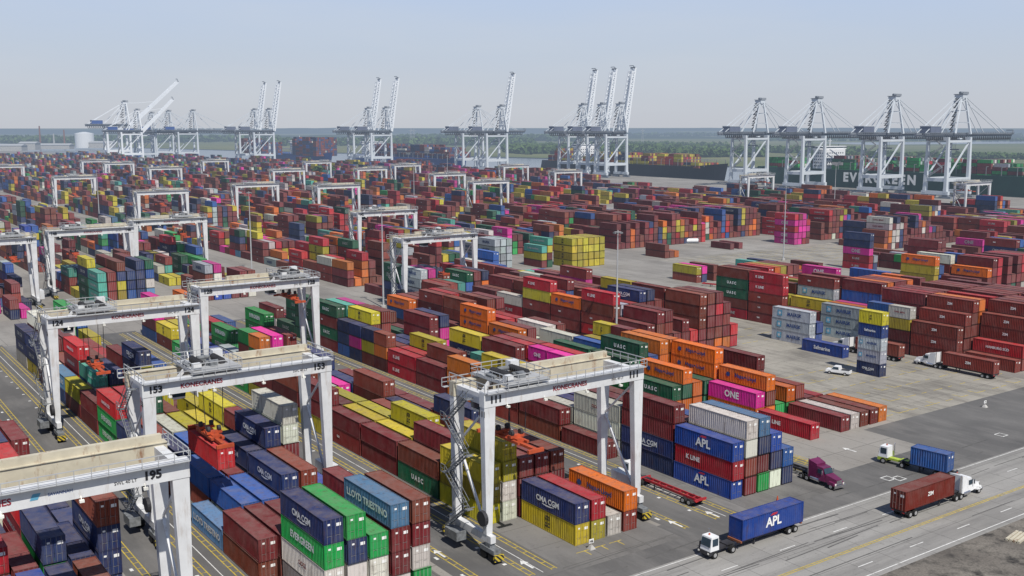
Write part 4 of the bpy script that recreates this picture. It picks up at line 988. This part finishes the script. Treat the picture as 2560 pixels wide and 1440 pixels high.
def pickup(label,loc,rz,mat,van=False):
    r=thing('van' if van else 'pickup_truck',label,'van' if van else 'pickup truck',loc,rz)
    m=MB(); m.hexa([(-.95,-2.7,.5),(.95,-2.7,.5),(.95,2.7,.5),(-.95,2.7,.5)],[(-.95,-2.7,1.15),(.95,-2.7,1.15),(.88,2.6,1.05),(-.88,2.6,1.05)]); m.build('body',mat,r)
    y0=-2.6 if van else -.5
    m=MB(); m.hexa([(-.9,y0,1.14),(.9,y0,1.14),(.88,1.6,1.1),(-.88,1.6,1.1)],[(-.8,y0+.15,1.9),(.8,y0+.15,1.9),(.75,.9,1.9),(-.75,.9,1.9)]); cb=m.build('cab',mat,r)
    if not van: m=MB(); m.rect(-.8,-2.55,.8,-.6,1.17); m.build('truck_bed',M['dark'],r)
    m=MB(); m.hexa([(-.93,y0+.25,1.25),(.93,y0+.25,1.25),(.93,1.3,1.25),(-.93,1.3,1.25)],[(-.84,y0+.35,1.75),(.84,y0+.35,1.75),(.81,.95,1.75),(-.81,.95,1.75)]); m.build('side_window',M['glass'],cb)
    m=MB(); m.hexa([(-.8,1.5,1.2),(.8,1.5,1.2),(.8,1.58,1.2),(-.8,1.58,1.2)],[(-.7,.95,1.82),(.7,.95,1.82),(.7,1.02,1.82),(-.7,1.02,1.82)]); m.build('windshield',M['glass'],cb)
    for s in(-1,1):
        for y in(-1.7,1.75): wheel(r,s*.88,y,.38,.26)
        m=MB(); m.box(s*.7-.15,2.6,.75,s*.7+.15,2.72,.95); m.build('headlight',M['lampm'],r)
    return r
pickup('white pickup truck parked left of the lone five high tower',(192.5,144.5,0),R(20),M['truckw'])
pickup('dark pickup truck in the lane between cranes 195 and 153',(34.5,150,0),0,M['dark'])
pickup('white van on the pale lane behind the small stacks',(309,266,0),R(40),M['truckw'],True)
pickup('white pickup truck on the left cross road',(66,305,0),R(90),M['truckw'])
def sign(label,x,y,t):
    r=thing('row_sign',label,'sign',(x,y,0),0)
    m=MB(); m.hexa([(-.45,-.45,0),(.45,-.45,0),(.45,.45,0),(-.45,.45,0)],[(-.15,-.15,.5),(.15,-.15,.5),(.15,.15,.5),(-.15,.15,.5)]); m.tube((0,0,.5),(0,0,.8),.05); m.build('base',M['conc'],r)
    m=MB(); m.box(-.4,-.04,.8,.4,.04,1.35); b=m.build('board',M['tw'],r); put_text(r,'sign_lettering',t,M['tk'],.4,(0,-.06,1.08),(H9,0,0),.04)
q=W(1478,1372); sign('white row sign reading H6 before the yellow container',q[0],q[1],'H6')
q=W(2462,1018); sign('white row sign on the pad right of the low brown containers',q[0],q[1],'J4')
q=W(1943,1262); r=thing('traffic_marker','orange cone shaped marker beside the blue stack','traffic marker',(q[0],q[1],0)); m=MB(); m.tube((0,0,.05),(0,0,1.4),.32,12,.05); m.build('cone',M['orange'],r); m=MB(); m.box(-.4,-.4,0,.4,.4,.05); m.build('base',M['orange'],r)
for i,(px,py) in enumerate(((1702,608),(1730,608))):
    q=W(px,py); r=thing('tank_container','white tank container on the pale pad, '+('left' if i==0 else 'right')+' one of two','tank',(q[0],q[1],0),R(60),'tank containers')
    m=MB(); m.tube((0,-2.8,1.3),(0,2.8,1.3),1.1,18); m.build('tank',M['truckw'],r); m=MB()
    for y in(-3,3):
        for s in(-1,1): m.bar((s*1.15,y,0),(s*1.15,y,2.6),.15)
        m.bar((-1.15,y,.1),(1.15,y,.1),.15); m.bar((-1.15,y,2.5),(1.15,y,2.5),.15)
    for s in(-1,1): m.bar((s*1.15,-3,.1),(s*1.15,3,.1),.15); m.bar((s*1.15,-3,2.5),(s*1.15,3,2.5),.1)
    m.build('frame',M['grey'],r)
q=W(2545,1345); r=thing('timber_stack','small stack of pale timber on the dirt at the right edge','timber',(q[0],q[1],0),R(10))
for k in range(4): m=MB(); m.box(-2,-.9+k*.5,0,2,-.55+k*.5,.3); m.build('beam',M['rusty'],r)
# ---------------------------------------------------------------- woods and horizon
def leaf_mat():
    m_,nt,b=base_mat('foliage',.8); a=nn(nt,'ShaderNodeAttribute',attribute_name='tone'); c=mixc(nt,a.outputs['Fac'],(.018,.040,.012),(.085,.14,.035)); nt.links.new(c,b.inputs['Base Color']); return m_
LM=leaf_mat()
def crowns(name,pts,nq=30,parent=None):
    P=np.array(pts,dtype=float); n=len(P)
    d=np.random.normal(size=(n,nq,3)); d/=np.linalg.norm(d,axis=2,keepdims=True); rad=np.random.uniform(.45,1.0,(n,nq,1))
    c=P[:,None,:3]+d*rad*np.stack([P[:,4],P[:,4],P[:,3]*.5],1)[:,None,:]; c[...,2]+=P[:,3][:,None]*.5
    s=(P[:,4]*.33)[:,None,None]*np.random.uniform(.6,1.3,(n,nq,1))
    a=np.random.normal(size=(n,nq,3)); a/=np.linalg.norm(a,axis=2,keepdims=True); b=np.cross(a,np.random.normal(size=(n,nq,3))); b/=np.linalg.norm(b,axis=2,keepdims=True)
    q=np.stack([c-a*s-b*s,c+a*s-b*s,c+a*s+b*s,c-a*s+b*s],2).reshape(-1,3)
    me=bpy.data.meshes.new(name); me.from_pydata(q.tolist(),[],np.arange(len(q)).reshape(-1,4).tolist()); me.materials.append(LM)
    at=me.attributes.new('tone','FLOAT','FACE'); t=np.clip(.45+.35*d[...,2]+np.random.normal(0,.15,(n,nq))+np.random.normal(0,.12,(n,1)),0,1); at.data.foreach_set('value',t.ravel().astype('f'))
    o=bpy.data.objects.new(name,me); C.objects.link(o); o.parent=parent; return o
pts=[]
def band(x0,y0,x1,y1,w,n,hmin,hmax):
    for i in range(n):
        t=random.random(); k=random.gauss(0,1)*w
        dx,dy=x1-x0,y1-y0; L=math.hypot(dx,dy); x=x0+dx*t-dy/L*k; y=y0+dy*t+dx/L*k
        h=random.uniform(hmin,hmax); pts.append((x,y,-3,h,h*random.uniform(.5,.8)))
def Wz(px,py): return W(px,py,-2.5)
for (a,b,w,n,h0,h1) in [((1280,383),(1640,381),40,700,9,18),((1650,392),(1900,392),18,260,9,16),((1700,378),(2150,384),40,420,8,15),((650,362),(1330,362),80,900,12,24),((1000,350),(1500,352),120,700,14,26),((1250,372),(1700,374),60,400,9,16),
    ((1500,362),(1800,366),40,160,8,14),((0,357),(650,352),150,900,12,26),((2000,392),(2560,398),20,260,7,13),((1500,340),(2560,341),150,500,14,24),((1900,352),(2560,353),60,200,9,14)]:
    p=Wz(*a); q=Wz(*b); band(p[0],p[1],q[0],q[1],w,n,h0,h1)
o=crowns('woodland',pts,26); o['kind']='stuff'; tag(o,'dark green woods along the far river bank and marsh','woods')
for i,(px,py,l) in enumerate(((795,447,'round green tree standing among the far containers'),(826,447,'smaller green tree right of the round one among far containers'))):
    x,y=W(px,py); r=thing('tree',l,'tree',(x,y,0)); m=MB(); m.tube((0,0,0),(0,0,7),.5,8,.25); 
    for k in range(5): a=k*1.26; m.tube((0,0,5+k*.4),(3*math.cos(a),3*math.sin(a),9),.22,6,.08)
    m.build('trunk',M['brownc'],r)
    crowns('crown',[(random.uniform(-3,3),random.uniform(-3,3),4+random.uniform(0,3),7,3.6) for _ in range(9)],60,r)
hm=ground_mat('far_wooded_hills',(.022,.042,.030),(.04,.065,.04),(.015,.03,.022),.0008,fine=0)
def ridge(mb,D,h,sd,w):
    n=160; rr=random.Random(sd); prev=None; ph=[rr.uniform(0,6) for _ in range(6)]
    for i in range(n+1):
        a=YAW+R(-34+68*i/n); x,y=D*math.sin(a),D*math.cos(a)
        z_=h*(.55+.2*math.sin(i*.11+ph[0])+.15*math.sin(i*.29+ph[1])+.1*math.sin(i*.83+ph[2])+.06*rr.random())
        k=(D+w)/D; cur=((x,y,-3),(x*1.02,y*1.02,z_),(x*k,y*k,-3))
        if prev:
            mb.quad(prev[0],cur[0],cur[1],prev[1]); mb.quad(prev[1],cur[1],cur[2],prev[2])
        prev=cur
m=MB(); ridge(m,5200,18,1,900); ridge(m,9000,36,2,1500); ridge(m,15000,48,3,2500); struct('hills',m,hm)
def far_at(px,D): 
    a=YAW+math.atan((px-1280)/F); return D*math.sin(a),D*math.cos(a)
for i,(px,hh) in enumerate(((112,58),(146,34),(172,46))):
    x,y=far_at(px,3600); m=MB(); m.tube((x,y,0),(x,y,hh),3,10,2); tag(m.build('chimney',M['brownc' if i!=1 else 'conc']),['tall thin chimney at the far left horizon','short pale chimney second from the left','chimney nearest the white tank at left'][i],'chimney','far chimneys')
x,y=far_at(222,3000); r=thing('storage_tank','large white storage tank on the left horizon','tank',(x,y,0)); m=MB(); m.tube((0,0,0),(0,0,38),24,28); m.build('shell',M['truckw'],r); m=MB(); m.tube((0,0,38),(0,0,42),24,28,4); m.build('roof',M['truckw'],r)
for i,(px,w_,h_) in enumerate(((40,60,12),(85,40,16),(150,80,10),(265,60,14))):
    x,y=far_at(px,2700+i*90); r=thing('warehouse',['pale warehouse at the far left edge','small pale warehouse left of the chimneys','low wide warehouse below the chimneys','pale warehouse right of the white tank'][i],'warehouse',(x,y,0),-YAW,'far warehouses')
    m=MB(); m.box(-w_/2,-15,0,w_/2,15,h_); m.build('wall',M['conc'],r); m=MB(); m.hexa([(-w_/2-1,-16,h_),(w_/2+1,-16,h_),(w_/2+1,16,h_),(-w_/2-1,16,h_)],[(-w_/2-1,-1,h_+4),(w_/2+1,-1,h_+4),(w_/2+1,1,h_+4),(-w_/2-1,1,h_+4)]); m.build('roof',M['galv'],r)
for i,px in enumerate((1030,1037,1603)):
    x,y=far_at(px,3300); m=MB()
    for s in(-1,1): m.bar((x+s*5,y,-2),(x+s*.8,y,50),.8)
    for z_ in(12,24,34,42,48): m.bar((x-5*(1-z_/55),y,z_),(x+5*(1-z_/55),y,z_),.6)
    m.bar((x-9,y,44),(x+9,y,44),.8); tag(m.build('pylon',M['galv']),['power pylon on the horizon, left of the centre pair','power pylon on the horizon, right of the centre pair','power pylon behind the three raised booms'][i],'pylon','power pylons')
# ---------------------------------------------------------------- light
sd=Vector((-.2,-1,0)).normalized(); EL=R(54); s3=Vector((sd.x*math.cos(EL),sd.y*math.cos(EL),math.sin(EL)))
w=bpy.data.worlds.new('World'); SC.world=w; w.use_nodes=True; nt=w.node_tree; bg=nt.nodes['Background']
sk=nn(nt,'ShaderNodeTexSky',sky_type='NISHITA'); sk.sun_disc=False; sk.sun_elevation=EL; sk.sun_rotation=math.atan2(s3.x,s3.y)%(2*math.pi)
sk.air_density=1.0; sk.dust_density=1.0; sk.ozone_density=1.5; sk.altitude=0
tc=nn(nt,'ShaderNodeTexCoord'); sp=nn(nt,'ShaderNodeSeparateXYZ'); nt.links.new(tc.outputs['Generated'],sp.inputs[0])
cr=nn(nt,'ShaderNodeValToRGB'); nt.links.new(sp.outputs['Z'],cr.inputs[0]); el=cr.color_ramp.elements
stops=[(0.0,(.56,.585,.645)),(.03,(.55,.59,.67)),(.07,(.53,.60,.72)),(.13,(.50,.61,.82)),(.3,(.20,.29,.50)),(1.0,(.045,.09,.22))]
el[0].position=0; el[0].color=(*stops[0][1],1); el[1].position=1; el[1].color=(*stops[-1][1],1)
for p,c in stops[1:-1]: e=el.new(p); e.color=(*c,1)
mpn=nn(nt,'ShaderNodeMapping'); mpn.inputs['Scale'].default_value=(1.5,1.5,9); nt.links.new(tc.outputs['Generated'],mpn.inputs[0])
cn=nn(nt,'ShaderNodeTexNoise'); cn.inputs['Scale'].default_value=2.2; cn.inputs['Detail'].default_value=6; nt.links.new(mpn.outputs[0],cn.inputs['Vector'])
cc=mixc(nt,ramp(nt,cn.outputs['Fac'],.45,.75,0,.35),cr.outputs[0],(.63,.66,.71))
sc10=nn(nt,'ShaderNodeVectorMath',operation='SCALE'); nt.links.new(cc,sc10.inputs[0]); sc10.inputs['Scale'].default_value=10
fin=mixc(nt,.9,sk.outputs[0],sc10.outputs[0]); nt.links.new(fin,bg.inputs[0]); bg.inputs[1].default_value=.10
l=bpy.data.lights.new('sun','SUN'); l.energy=4.9; l.angle=R(.5); l.color=(1,.95,.87); lo=bpy.data.objects.new('sun',l); C.objects.link(lo); lo.rotation_euler=s3.to_track_quat('Z','Y').to_euler()
SC.view_settings.view_transform='Standard'; SC.view_settings.look='None'; SC.view_settings.exposure=0
